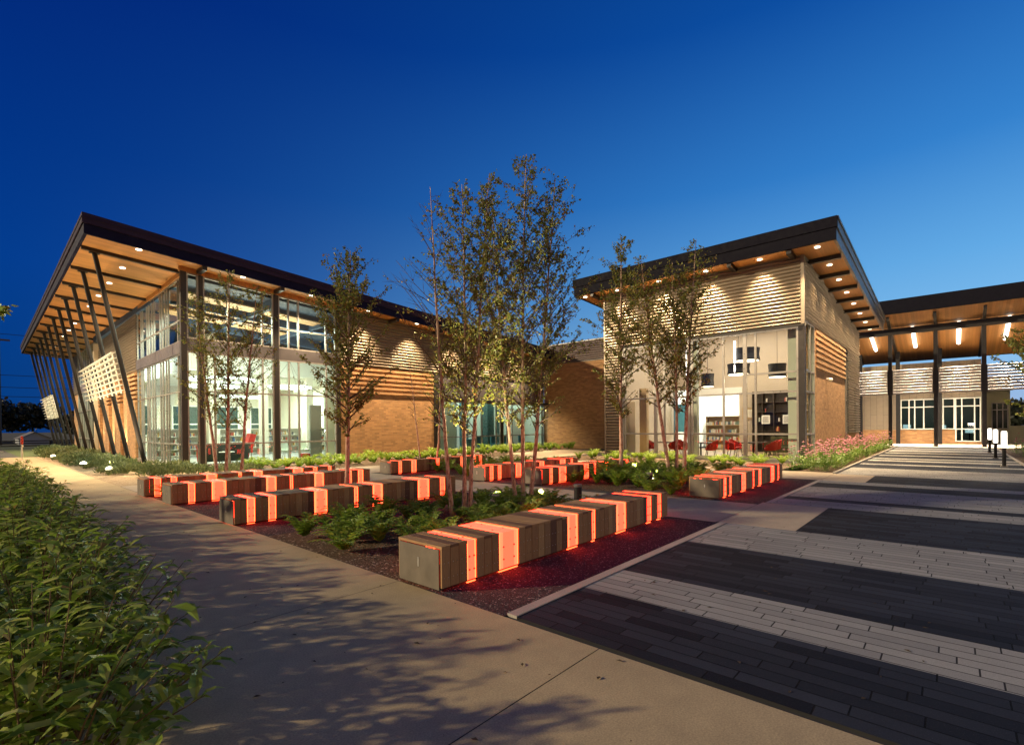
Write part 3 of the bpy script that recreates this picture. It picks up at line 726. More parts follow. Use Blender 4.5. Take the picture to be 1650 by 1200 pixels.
ring_light(11.2, 36.5, 4.5, 1.5, 'glowing ring pendant deep under the white slatted ceiling of the library')
def strip_light(p0, p1, name, label, mat='ring_white', w=.09):
    o = thing(name, tuple((Vector(p0)+Vector(p1))/2), label, 'lamp')
    mb = MB(); mb.tube([p0, p1], w, 8); mb.build('light_tube', mat, o)
    mb = MB()
    q = (Vector(p0)+Vector(p1))/2
    mb.tube([q+Vector((0, 0, w)), q+Vector((0, 0, w+.55))], .012, 4); mb.build('hanger', 'dark_steel', o)
strip_light((10.8, 34.5, 3.75), (13.3, 34.5, 3.75), 'strip_light', 'long straight white strip light low over the library book shelves')

# ------------------------------------------------------------------ library furniture
BK = MB()
def bookcase(x0, x1, y0, y1, h, n, label, mat, group=None, back=True, fill=.8, bw=(.025, .06), axis='Y', ps=None):
    o = thing('bookcase', ((x0+x1)/2, (y0+y1)/2, .05), label, 'bookcase', group)
    mb = MB()
    if axis == 'Y':
        mb.box(x0, x0+.04, y0, y1, .05, h); mb.box(x1-.04, x1, y0, y1, .05, h)
        if back: mb.box(x0+.04, x1-.04, y1-.03, y1, .05, h)
        mb.box(x0+.04, x1-.04, y0, y1-.03, h-.04, h)
    else:
        mb.box(x0, x1, y0, y0+.04, .05, h); mb.box(x0, x1, y1-.04, y1, .05, h)
        if back: mb.box(x1-.03, x1, y0+.04, y1-.04, .05, h)
        mb.box(x0, x1-.03, y0+.04, y1-.04, h-.04, h)
    mb.build('carcass', mat, o)
    lev = [.13 + (h-.2)*k/n for k in range(n)]
    for z in lev:
        m2 = MB()
        if axis == 'Y': m2.box(x0+.04, x1-.04, y0, y1-.03, z-.03, z)
        else: m2.box(x0, x1-.03, y0+.04, y1-.04, z-.03, z)
        m2.build('shelf', mat, o)
        a = (x0 if axis == 'Y' else y0)+.06; e = (x1 if axis == 'Y' else y1)-.06
        while a < e-.06:
            if random.random() > fill: a += random.uniform(.1, .35); continue
            w = random.uniform(*bw); hh = min((h-.2)/n-.06, random.uniform(.17, .27))
            if axis == 'Y': BK.box(a, a+w, y0+.02, y0+.2, z, z+hh)
            else: BK.box(x0+.02, x0+.2, a, a+w, z, z+hh)
            a += w+.004
    return o
for i, (x0, x1) in enumerate(((7.2, 8.8), (9.0, 10.6), (10.8, 12.4), (12.6, 14.2), (14.4, 16.0), (16.2, 17.8))):
    bookcase(x0, x1, 34.0, 34.5, 1.7, 4, ['white book shelf at the left end of the row inside the library', 'white book shelf second from the left end of the library row', 'white book shelf behind the red chair in the library row',
        'white book shelf right of the red chair in the library row', 'white book shelf left of the grey partition in the library row', 'white book shelf at the right end of the library row'][i], 'shelf_white', 'white book shelves in the library')
# curved sofa
o = thing('sofa', (8.45, 25.6, .04), 'curved dark grey sofa behind the library glass', 'sofa')
mb = MB(); prof = []
n = 18
def sofa_pt(t, r): return 8.4 + r*math.sin(t)*1.0, 27.6 - r*math.cos(t)
for lay, (ra, rb, z0, z1) in {'seat': (1.55, 2.15, .16, .48), 'backrest': (2.0, 2.28, .49, .98)}.items():
    mb = MB()
    for j in range(n):
        t0 = -.5+1.0*j/n; t1 = -.5+1.0*(j+1)/n
        p = [sofa_pt(t0, rb), sofa_pt(t1, rb), sofa_pt(t1, ra), sofa_pt(t0, ra)]
        mb.hexa([(x, y, z0) for x, y in p]+[(x, y, z1) for x, y in p])
    mb.build(lay, 'sofa_leather', o)
mb = MB(); 
for t in (-.48, .48):
    x, y = sofa_pt(t, 1.9); mb.lathe(x, y, [(.22, .16), (.25, .4), (.25, .75), (.2, .85)], 14)
mb.build('armrest', 'red_fabric', o)
mb = MB()
for t in (-.42, -.1, .2, .42):
    for rr in (1.65, 2.1):
        x, y = sofa_pt(t, rr); mb.tube([(x, y, .04), (x, y, .17)], .025, 8)
mb.build('foot', 'aluminium', o)
# red high-back chair
def lounge_chair(x, y, label):
    o = thing('lounge_chair', (x, y, .04), label, 'chair')
    mb = MB(); mb.box(x-.32, x+.32, y-.3, y+.3, .38, .52); mb.build('seat', 'red_fabric', o)
    mb = MB(); mb.hexa([(x-.05, y-.3, .5), (x+.28, y-.3, .5), (x+.28, y+.3, .5), (x-.05, y+.3, .5), (x+.22, y-.26, 1.42), (x+.52, y-.26, 1.36), (x+.52, y+.26, 1.36), (x+.22, y+.26, 1.42)]); mb.build('backrest', 'red_fabric', o)
    for dx in (-.26, .26):
        for dy in (-.24, .24):
            mb = MB(); mb.tube([(x+dx, y+dy, .04), (x+dx, y+dy, .39)], .018, 6); mb.build('leg', 'aluminium', o)
lounge_chair(10.3, 28.6, 'red high-backed lounge chair behind the curved sofa in the library')
o = thing('side_table', (8.2, 24.9, .04), 'small round white table in front of the curved sofa', 'table')
mb = MB(); mb.lathe(8.2, 24.9, [(.32, .60), (.32, .63)], 18); mb.build('table_top', 'white_paint', o)
mb = MB(); mb.tube([(8.2, 24.9, .04), (8.2, 24.9, .6)], .025, 8); mb.lathe(8.2, 24.9, [(.2, .041), (.2, .06)], 16); mb.build('pedestal', 'aluminium', o)
for i, (x, y) in enumerate(((24.6, 24.9), (26.2, 24.8), (27.6, 25.0), (29.2, 24.7))):
    o = thing('lobby_chair', (x, y, .05), ['teal lounge chair at the left of the lobby glass', 'teal lounge chair left of the lobby column', 'teal lounge chair right of the lobby column', 'teal lounge chair at the right end of the lobby glass'][i], 'chair', 'lobby chairs')
    mb = MB(); mb.box(x-.33, x+.33, y-.3, y+.3, .22, .46); mb.build('seat', 'teal_fabric', o)
    mb = MB(); mb.box(x-.33, x+.33, y+.3, y+.42, .22, .98); mb.build('backrest', 'teal_fabric', o)
    for dx in (-.28, .28):
        for dy in (-.25, .33):
            mb = MB(); mb.tube([(x+dx, y+dy, .05), (x+dx, y+dy, .22)], .02, 6); mb.build('leg', 'aluminium', o)
for i, (x, y) in enumerate(((11.5, 26.2), (12.4, 26.0))):
    o = thing('shell_chair', (x, y, .04), ['pale shell chair left of the low red stool in the library', 'pale shell chair beside the grey partition in the library'][i], 'chair', 'pale shell chairs')
    mb = MB(); mb.lathe(x, y, [(.12, .42), (.24, .45), (.27, .55)], 14); mb.build('seat', 'curtain', o)
    mb = MB(); mb.hexa([(x-.22, y+.18, .5), (x+.22, y+.18, .5), (x+.22, y+.24, .5), (x-.22, y+.24, .5), (x-.18, y+.28, .92), (x+.18, y+.28, .92), (x+.18, y+.33, .92), (x-.18, y+.33, .92)]); mb.build('backrest', 'curtain', o)
    for dx, dy in ((-.18, -.15), (.18, -.15), (-.18, .17), (.18, .17)):
        mb = MB(); mb.tube([(x+dx, y+dy, .04), (x+dx*.6, y+dy*.6, .44)], .013, 6); mb.build('leg', 'aluminium', o)
o = thing('stool', (12.0, 25.2, .04), 'low red cube stool on the library floor near the glass', 'stool')
mb = MB(); mb.box(11.8, 12.2, 25.0, 25.4, .1, .36); mb.build('cushion', 'red_fabric', o)
mb = MB()
for dx in (-.16, .16):
    for dy in (-.16, .16): mb.box(12+dx-.02, 12+dx+.02, 25.2+dy-.02, 25.2+dy+.02, .04, .1)
mb.build('foot', 'dark_steel', o)

# ------------------------------------------------------------------ link wing (low brick wall between the wings)
KW = thing('link_wing', (30.4, 18.9, 0), 'low brick link between the two wings with a dark corrugated parapet', 'building')
XL = 30.4
part('brick_wall', 'brick', KW, (XL, XL+.3, 14.06, YF-.02, 0, 6.38))
mb = MB()
for k in range(7): mb.box(XL-.05, XL-.001, 14.06, YF-.02, 4.72+k*.24, 4.84+k*.24)
mb.build('brick_bands', 'brick', KW)
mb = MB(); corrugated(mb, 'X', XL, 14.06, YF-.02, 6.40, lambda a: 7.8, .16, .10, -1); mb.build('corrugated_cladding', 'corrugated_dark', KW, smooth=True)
part('backing_wall', 'dark_steel', KW, (XL+.06, XL+.3, 14.06, YF-.02, 6.40, 7.8))
part('coping', 'grey_steel', KW, (XL-.07, XL+.4, 14.06, YF-.02, 7.802, 7.88), (XL-.08, XL-.002, 14.06, YF-.02, 6.36, 6.395))
part('roof', 'roof_membrane', KW, (XL+.31, XL+10, 14.06, YF+.5, 7.4, 7.6))

# ------------------------------------------------------------------ reading wing (right building)
RW = thing('reading_wing', (23.5, 4.64, 0), 'corrugated reading room wing right of centre with a tall corner window under timber eaves', 'building')
XF, YB0, YB1 = 23.5, 4.64, 14.05
XE = 39.85
RX0, RX1, RY0, RY1 = 22.5, 40.3, 3.3, 15.42
mb = MB(); slab(mb, RX0+.1, RX1, RY0+.1, RY1-.1, 0, .1, zB); mb.build('soffit', 'soffit_wood_cross', RW)
mb = MB(); slab(mb, RX0, RX0+.1, RY0, RY1, -.02, .44, zB); slab(mb, RX0+.1, RX1, RY1-.1, RY1, -.02, .44, zB)
slab(mb, RX0-.05, RX0+.06, RY0-.05, RY1+.05, .442, .86, zB); slab(mb, RX0+.06, RX1, RY1-.05, RY1+.05, .442, .86, zB); mb.build('fascia', 'fascia_metal', RW)
mb = MB(); slab(mb, RX0+.1, RX1, RY0, RY0+.1, -.02, .44, zB); slab(mb, RX0+.06, RX1, RY0-.05, RY0+.06, .442, .80, zB); slab(mb, RX0+.0, RX1, RY0-.09, RY0-.052, .76, .86, zB); mb.build('eave_gutter', 'grey_steel', RW)
mb = MB(); slab(mb, RX0+.07, RX1, RY0+.07, RY1-.07, .6, .7, zB); mb.build('roof', 'roof_membrane', RW)
for x in (24.36, 26.73, 29.05, 31.35, 33.75, 36.2, 38.7):
    mb = MB(); slab(mb, x-.09, x+.09, RY0+.1, YB0-.02, -.17, -.002, zB); mb.build('soffit_beam', 'dark_steel', RW)
for y in (4.95, 7.3, 9.65, 12.0, 14.35):
    mb = MB(); slab(mb, RX0+.1, XF-.02, y-.09, y+.09, -.17, -.002, zB); mb.build('outlooker', 'dark_steel', RW)
# front cladding
mb = MB(); corrugated(mb, 'X', XF, YB0+.06, YB1, 5.83, lambda a: zB(XF)-.01, .155, .10, -1); corrugated(mb, 'X', XF, 13.05, YB1, .12, lambda a: 5.83, .155, .10, -1)
mb.build('corrugated_cladding', 'corrugated_metal', RW, smooth=True)
mb = MB(); corrugated(mb, 'Y', YB0, XF+.06, XE, 6.06, lambda a: zB(a)-.01, .155, .10, -1); corrugated(mb, 'Y', YB0, 34.95, XE, 1.05, lambda a: 6.06, .155, .10, -1)
mb.build('corrugated_cladding', 'corrugated_metal', RW, smooth=True)
part('corner_trim', 'corrugated_metal', RW, (XF-.075, XF+.06, YB0-.075, YB0+.055, 5.83, lambda x, y: zB(x)-.01), (XF-.08, XF+.02, YB1, YB1+.08, .02, lambda x, y: zB(x)-.01))
part('backing_wall', 'dark_steel', RW, (XF+.06, XF+.3, YB0+.3, YB1, 5.83, lambda x, y: zB(x)-.01), (XF+.3, XE, YB0+.06, YB0+.3, 6.06, lambda x, y: zB(x)-.01),
     (34.95, XE, YB0+.06, YB0+.3, 0, 6.05), (XF+.06, XF+.3, 13.05, YB1, 0, 5.82), (XF+.3, XE, YB1-.3, YB1, 0, lambda x, y: zB(x)-.01))
part('head_trim', 'bronze_post', RW, (XF-.09, XF+.1, YB0-.05, 13.05, 5.74, 5.825))
part('steel_column', 'dark_steel', RW, (XF-.06, XF+.22, YB0-.08, YB0+.16, 0, 5.738))
part('sill', 'grey_steel', RW, (XF-.16, XF+.15, YB0+.18, 13.04, -.04, .13), (XF+.23, 25.55, YB0-.1, YB0+.14, -.04, .13))
window(RW, 'X', XF, 4.80, 6.92, .13, 5.74, (6.48,), (1.22, 3.03, 3.87), t=.075, glass='glass_clear')
window(RW, 'X', XF, 6.92, 9.48, .13, 5.74, (7.86, 9.32), (1.22, 3.03), t=.075, glass='glass_clear')
window(RW, 'X', XF, 9.48, 11.2, .13, 5.74, (10.72,), (1.22, 3.03), t=.075, glass='glass_clear')
window(RW, 'X', XF, 11.2, 13.04, .13, 5.74, (12.9,), (1.22, 3.03), t=.075, glass='glass_clear')
window(RW, 'Y', YB0, XF+.23, 25.55, .13, 6.0, (24.75,), (1.21, 3.03, 3.9), t=.07)
# side brick
part('brick_wall', 'brick', RW, (25.58, 34.25, YB0, YB0+.3, 0, 6.05), (34.9, XE, YB0-.03, YB0+.05, 0, 1.04))
mb = MB()
for k in range(7): mb.box(25.95, 34.25, YB0-.06, YB0-.001, 4.2+k*.265, 4.33+k*.265)
mb.box(25.58, 25.95, YB0-.03, YB0-.001, 0, 6.05); mb.build('brick_bands', 'brick', RW)
window(RW, 'Y', YB0+.02, 34.27, 34.88, .1, 5.6, (), (1.1, 3.0), t=.06, glass='glass_dark')
window(RW, 'Y', YB0-.05, 37.7, 39.1, 1.1, 3.95, (38.4,), (2.9,), t=.07, glass='glass_dark')
o = part('security_camera', 'white_paint', RW, (28.6, 28.75, YB0-.12, YB0-.002, 3.84, 3.92)); 
mb = MB(); mb.lathe(28.68, YB0-.17, [(.05, 3.72), (.10, 3.78), (.10, 3.86), (.06, 3.9)], 14); mb.build('camera_dome', 'white_paint', o)
# lights
for y in (14.99, 13.04, 10.72, 8.43, 6.14, 4.0):
    downlight(RW, 22.96, y, zB(23), (23.25, y, 0), 4200, 88, 1.0)
for x in (25.4, 27.75, 30.1, 32.5, 34.9, 37.3, 39.5):
    downlight(RW, x, 3.97, zB(x), (x, 4.2, 0), 3000, 88, 1.0)
# interior
part('floor', 'wood_floor', RW, (XF+.18, 34, YB0+.31, YB1-.31, -.03, .05))
part('interior_wall', 'beige_paint', RW, (31.4, 31.6, YB0+.31, 9.6, .05, 8.0), (XF+.3, 31.4, YB0+.301, YB0+.32, 6.0, 8.1), (25.6, 31.4, YB0+.301, YB0+.32, .05, 6.0), (31.4, 31.6, 9.6, YB1-.31, 3.9, 8.0), (XF+.35, 31.4, YB1-.33, YB1-.302, .05, 8.0))
part('interior_wall', 'white_paint', RW, (38, 38.2, 5, YB1-.31, .05, 6.0), (31.7, 38, YB1-.34, YB1-.302, .05, 6), (31.7, 38.0, 5.0, 5.2, .05, 6))
part('interior_wall', 'blue_paint', RW, (31.3, 31.38, 12.7, 13.6, 1.2, 3.0))
part('interior_ceiling', 'beige_paint', RW, (XF+.31, 31.4, YB0+.33, YB1-.34, lambda x, y: zB(x)-.9, lambda x, y: zB(x)-.8))
part('interior_ceiling', 'white_paint', RW, (31.61, 38, 5.2, YB1-.35, 4.6, 4.7))
part('interior_header', 'white_paint', RW, (31.3, 31.39, 9.4, 12.6, 3.55, 3.9))
part('interior_column', 'pale_green_paint', RW, (24.15, 24.42, 5.0, 5.35, .05, 7.7), (24.15, 24.42, 9.35, 9.75, .05, 7.7))
part('interior_post', 'shelf_tan', RW, (24.1, 24.35, 12.0, 12.4, .05, 3.6))
part('door', 'cream_paint', RW, (23.7, 23.76, 12.45, 12.98, .05, 2.9))
lamp('AREA', 'ceiling_lamp', RW, (27.5, 8.5, 7.2), 560, (1, .89, .72), (27.5, 8.5, 0), 6, sy=7)
lamp('AREA', 'ceiling_lamp', RW, (34.8, 9.5, 4.5), 850, (1, 1, .92), (34.8, 9.5, 0), 5, sy=7)

# reading room furniture
bookcase(30.95, 31.38, 5.2, 8.75, 3.55, 6, 'tall dark wall bookcase with ladder inside the reading room', 'dark_wood', None, True, .42, (.03, .07), 'X')
bc = bpy.data.objects['bookcase.006'] if 'bookcase.006' in bpy.data.objects else None
if bc:
    mb = MB()
    for y in (6.05, 6.45): mb.tube([(30.45, y, .05), (30.9, y, 3.4)], .02, 6)
    for k in range(9): mb.tube([(30.45+.05*k, 6.05, .35+.34*k*1.0), (30.45+.05*k, 6.45, .35+.34*k)], .014, 6)
    mb.build('ladder', 'black_shade', bc)
    for y in (5.7, 6.75, 7.6, 8.2): 
        mb = MB(); mb.box(30.96, 31.34, y-.02, y+.02, .1, 3.5); mb.build('divider', 'dark_wood', bc)
for i, (y, z, lab) in enumerate(((8.0, 1.92, 'small framed white picture standing at the left of the dark bookcase'), (6.9, 1.92, 'small framed grey picture in the middle of the dark bookcase'), (5.55, 1.92, 'small framed picture at the right end of the dark bookcase'))):
    o = thing('picture_frame', (30.92, y, z-.25), lab, 'picture', 'pictures on the dark bookcase')
    mb = MB(); mb.box(30.90, 30.93, y-.22, y+.22, z-.25, z+.25); mb.build('frame', 'white_paint', o)
    mb = MB(); mb.box(30.893, 30.899, y-.15, y+.15, z-.18, z+.18); mb.build('print', 'art_grey', o)
o = thing('picture_frame', (31.38, 9.05, 2.3), 'framed picture on the beige wall left of the dark bookcase', 'picture')
mb = MB(); mb.box(31.35, 31.38, 8.75, 9.4, 1.95, 2.65); mb.build('frame', 'shelf_tan', o)
mb = MB(); mb.box(31.343, 31.349, 8.87, 9.28, 2.07, 2.53); mb.build('print', 'cream_paint', o)
bookcase(33.0, 33.5, 8.6, 12.2, 2.2, 4, 'tan display shelf of leaning books seen behind the reading tables', 'shelf_tan', None, True, .9, (.05, .12), 'X')
bookcase(36.5, 37.0, 11.5, 14.0-.5, 1.9, 4, 'white book shelf deep behind the reading room at its left end', 'shelf_white', None, True, .85, (.03, .07), 'X')
BKo = BK.build('book_collection', 'books'); stuff(BKo, 'rows of book spines of many colours filling the indoor shelves', 'books')
def red_chair(x, y, rz, label):
    o = thing('tub_chair', (x, y, .05), label, 'chair', 'red chairs in the reading room')
    o.rotation_euler = (0, 0, rz)
    mb = MB(); mb.lathe(x, y, [(.22, .40), (.27, .44), (.27, .5), (.22, .53)], 16); mb.build('seat', 'red_fabric', o, smooth=True)
    mb = MB(); n = 12
    for j in range(n):
        t0 = R(-115)+R(230)*j/n; t1 = R(-115)+R(230)*(j+1)/n
        def h(t): return .72 + .2*math.cos(t)
        a0 = (x+.30*math.cos(t0), y+.30*math.sin(t0)); a1 = (x+.30*math.cos(t1), y+.30*math.sin(t1)); b0 = (x+.25*math.cos(t0), y+.25*math.sin(t0)); b1 = (x+.25*math.cos(t1), y+.25*math.sin(t1))
        o0 = (x+.36*math.cos(t0), y+.36*math.sin(t0)); o1 = (x+.36*math.cos(t1), y+.36*math.sin(t1)); i0 = (x+.32*math.cos(t0), y+.32*math.sin(t0)); i1 = (x+.32*math.cos(t1), y+.32*math.sin(t1))
        mb.hexa([(*a0, .45), (*a1, .45), (*b1, .45), (*b0, .45), (*o0, h(t0)), (*o1, h(t1)), (*i1, h(t1)), (*i0, h(t0))])
    mb.build('backrest', 'red_fabric', o, smooth=False)
    for dx, dy in ((-.17, -.17), (.17, -.17), (-.17, .17), (.17, .17)):
        mb = MB(); mb.tube([(x+dx*1.3, y+dy*1.3, .05), (x+dx, y+dy, .42)], .016, 6); mb.build('leg', 'dark_wood', o)
    return o
def reading_table(x, y, label):
    o = thing('reading_table', (x, y, .05), label, 'table', 'reading tables')
    mb = MB(); mb.box(x-.55, x+.55, y-.55, y+.55, .73, .77); mb.build('table_top', 'dark_wood', o)
    mb = MB(); mb.tube([(x, y, .05), (x, y, .73)], .045, 10); mb.lathe(x, y, [(.32, .051), (.30, .08)], 16); mb.build('pedestal', 'dark_steel', o)
reading_table(24.9, 11.3, 'dark square reading table at the left end of the reading room window')
reading_table(25.0, 9.6-.1, 'dark square reading table in the middle of the reading room window')
reading_table(26.0, 7.3, 'dark square reading table at the right of the reading room near the corner')
for x, y, rz, lab in ((24.75, 12.05, 1.57, 'red tub chair left of the leftmost reading table'), (24.6, 10.7, -1.9, 'red tub chair between the left and middle reading tables'),
                      (24.45, 8.8, -1.4, 'red tub chair right of the middle reading table, facing left'), (24.3, 10.15, 1.3, 'red tub chair left of the middle reading table'),
                      (25.5, 8.15, 1.9, 'red tub chair left of the right-hand reading table'), (26.3, 8.2, 1.4, 'red tub chair behind the left side of the right-hand reading table'), (25.6, 6.45, -1.5, 'red tub chair right of the right-hand reading table'),
                      (26.5, 6.5, -1.2, 'red tub chair behind the right side of the right-hand reading table')):
    red_chair(x, y, rz, lab)
o = thing('settee', (28.3, 6.6, .05), 'olive green settee in front of the dark bookcase', 'sofa')
mb = MB(); mb.box(28.0, 28.7, 5.8, 7.2, .2, .48); mb.build('seat', 'olive_fabric', o)
mb = MB(); mb.box(28.7, 28.9, 5.8, 7.2, .3, 1.0); mb.build('backrest', 'olive_fabric', o)
for y in (5.68, 7.2):
    mb = MB(); mb.box(28.0, 28.9, y, y+.12, .2, .68); mb.build('armrest', 'olive_fabric', o)
mb = MB()
for x in (28.05, 28.8):
    for y in (5.75, 7.22): mb.box(x, x+.06, y, y+.06, .05, .2)
mb.build('foot', 'dark_wood', o)
def drum(x, y, z0, z1, r, label):
    o = thing('drum_pendant', (x, y, z1), label, 'pendant lamp', 'black drum pendants')
    mb = MB(); n = 24; zm = (z0+z1)/2
    mb.lathe(x, y, [(r, z0), (r*.93, zm), (r, z1)], n); mb.build('lamp_shade', 'black_shade', o, smooth=False)
    mb = MB(); mb.lathe(x, y, [(r*.9, z0-.02), (r*.9, z0-.002)], n); mb.build('diffuser', 'pendant_glow', o)
    mb = MB(); mb.tube([(x, y, z1), (x, y, zB(x)-.9)], .01, 5); mb.build('cord', 'dark_steel', o)
    lamp('POINT', 'pendant_lamp', o, (x, y, z0-.2), 60, (1, .82, .55), size=.2)
drum(27.5, 6.57, 4.03, 4.68, .42, 'black drum pendant hanging alone at the right of the reading room')
drum(27.5, 8.0, 4.98, 5.62, .62, 'largest and highest black drum pendant in the reading room')
drum(27.5, 8.42, 4.3, 4.85, .56, 'black drum pendant hanging low in front of the largest one')
drum(27.5, 10.05, 3.75, 4.45, .34, 'small black drum pendant partly hidden by birch leaves')
strip_light((27.0, 8.45, 4.25), (27.0, 8.45, 6.0), 'tube_lamp', 'vertical white tube lamp in front of the black drum pendants', 'tube_white', .05)
strip_light((27.0, 11.0, 4.2), (27.0, 11.0, 6.0), 'tube_lamp', 'vertical white tube lamp behind the three-stemmed birch', 'tube_white', .05)
strip_light((27.0, 12.9, 4.0), (27.0, 12.9, 5.6), 'tube_lamp', 'vertical white tube lamp at the left edge of the reading room glass', 'tube_white', .05)

# ------------------------------------------------------------------ entrance canopy and entrance wing
EC = thing('entrance_canopy', (45.2, 0, 0), 'steel post entrance canopy with tilted timber ceiling at the end of the striped walk', 'canopy')
CX0, CX1, CY0, CY1 = 42.8, 53.0, -14.0, 6.6
mb = MB(); slab(mb, CX0+.1, CX1, CY0, CY1, 0, .08, zC); mb.build('soffit', 'soffit_wood_cross', EC)
mb = MB(); slab(mb, CX0, CX0+.1, CY0, CY1, -.02, .94, zC); slab(mb, CX1, CX1+.08, CY0, CY1, -.02, .5, zC); mb.build('fascia', 'fascia_metal', EC)
mb = MB(); slab(mb, CX0+.1, CX1, CY0, CY1, .35, .5, zC); mb.build('roof', 'roof_membrane', EC)
part('beam', 'dark_steel', EC, (45.05, 45.35, CY0, CY1, 8.02, 8.46))
post_y = (5.8, 3.35, .84, -1.6, -4.05, -6.5)
for y in post_y:
    mb = MB(); mb.box(45.1, 45.3, y-.11, y+.11, 0, 8.02); mb.box(45.0, 45.4, y-.2, y+.2, 0.004, .03); mb.build('front_post', 'dark_steel', EC)
    mb = MB(); mb.box(49.6, 49.85, y-.28, y-.02, 0, 7.28); mb.build('rear_post', 'bronze_post', EC)
    mb = MB(); slab(mb, CX0+.5, 52.5, y-.08, y+.08, -.26, -.004, zC); mb.build('rafter', 'dark_steel', EC)
    mb = MB(); mb.box(45.07, 45.33, y-.155, y+.155, 3.68, 5.45); mb.build('screen_clamp', 'dark_steel', EC)
for ya, yb in zip(post_y, post_y[1:]):
    mb = MB()
    for k in range(9):
        z = 3.76 + k*.2
        mb.hexa([(45.08, yb+.16, z-.05), (45.08, ya-.16, z-.05), (45.22, ya-.16, z-.01), (45.22, yb+.16, z-.01), (45.08, yb+.16, z+.06), (45.08, ya-.16, z+.06), (45.22, ya-.16, z+.10), (45.22, yb+.16, z+.10)])
    mb.build('louvre_screen', 'louver_metal', EC)
    ym = (ya+yb)/2
    p0 = Vector((45.75, ym, zC(45.75)-.12)); p1 = Vector((49.4, ym, zC(49.4)-.12))
    mb = MB(); mb.tube([p0, p1], .11, 10); t = mb.build('ceiling_tube', 'tube_white', EC)
    c = (p0+p1)/2
    tl = lamp('AREA', 'tube_lamp', t, (c.x, c.y, c.z-.15), 640, (1, .84, .62), (c.x-1.2, c.y, 0), .3, sy=3.2); tl.data.spread = R(95)
    mb = MB(); mb.box(45.5, 45.74, ym-.09, ym+.09, lambda x, y: zC(x)-.2, lambda x, y: zC(x)-.004); mb.build('driver_box', 'tube_white', t)
EW = thing('entrance_wing', (50.3, 0, 0), 'low panel-clad entrance wing behind the canopy posts with a brick base', 'building')
XC = 50.3
part('panel_cladding', 'panel_cladding', EW, (XC, XC+.3, 3.10, 7.5, 1.11, 6.32), (XC, XC+.3, -1.62, 3.10, 3.52, 6.32))
part('brick_base', 'brick', EW, (XC-.02, XC+.3, -.2, 7.5, 0, 1.10), (XC-.02, XC+.3, -1.62, -.2, 0, .2))
window(EW, 'X', XC, .55, 3.08, 1.12, 3.5, (2.55, 2.2, 1.65), (2.87,), t=.075, glass='glass_dark', frame='white_paint')
window(EW, 'X', XC, -.16, .54, 1.12, 3.5, (), (2.87,), t=.075, glass='glass_dark', frame='white_paint')
window(EW, 'X', XC, -1.6, -.17, .2, 3.5, (-.55, -1.25), (1.15, 2.87), t=.075, glass='glass_dark', frame='white_paint')
part('interior_wall', 'pale_green_paint', EW, (55, 55.2, -1.6, 7.4, 0, 5), )
part('interior_ceiling', 'grey_panel', EW, (XC+.32, 55, -1.6, 7.4, 4.2, 4.3))
part('roof', 'roof_membrane', EW, (XC+.31, 58, -1.6, 7.5, 6.0, 6.15))
part('floor', 'carpet', EW, (XC+.31, 55, -1.6, 7.4, -.03, .05))
part('end_wall', 'siding', EW, (XC+.3, 53.9, -1.75, -1.62, 0, 6.0))
lamp('AREA', 'ceiling_lamp', EW, (53, 2, 4.1), 26, (.8, 1, .9), (53, 2, 0), 2, sy=6)
part('side_wing_wall', 'siding', EW, (54.0, 54.2, -3.35, -1.78, 0, 5.2), (54.0, 54.2, -9, -3.36, 0, 1.35))
part('side_wing_canopy', 'dark_steel', EW, (53.2, 54.6, -3.5, -1.78, 4.1, 4.4))
window(EW, 'X', 53.95, -3.25, -2.3, 1.1, 3.15, (-2.62, -2.94), (2.6,), t=.06, glass='glass_dark', frame='grey_steel')
o = thing('desk', (52.6, .5, .05), 'dim office desk with a lit screen behind the entrance window', 'desk')
mb = MB(); mb.box(52.3, 53.0, -.6, 2.6, .72, .77); mb.build('desk_top', 'white_paint', o)
mb = MB(); mb.box(52.35, 52.95, -.55, -.5, .05, .72); mb.box(52.35, 52.95, 2.5, 2.55, .05, .72); mb.build('leg', 'grey_steel', o)
for i, (y, z) in enumerate(((2.75, 1.35), (.6, 1.28), (-1.0, 1.0))):
    o = thing('monitor', (51.6, y, z-.2), ['glowing screen at the left end of the entrance window', 'glowing screen in the middle of the entrance window', 'glowing screen behind the glazed entrance door'][i], 'monitor', 'screens in the entrance wing')
    mb = MB(); mb.box(51.58, 51.62, y-.25, y+.25, z-.16, z+.16); mb.build('screen', 'screen_glow', o)
    mb = MB(); mb.box(51.6, 51.66, y-.04, y+.04, .05, z-.165); mb.build('stand', 'dark_steel', o)

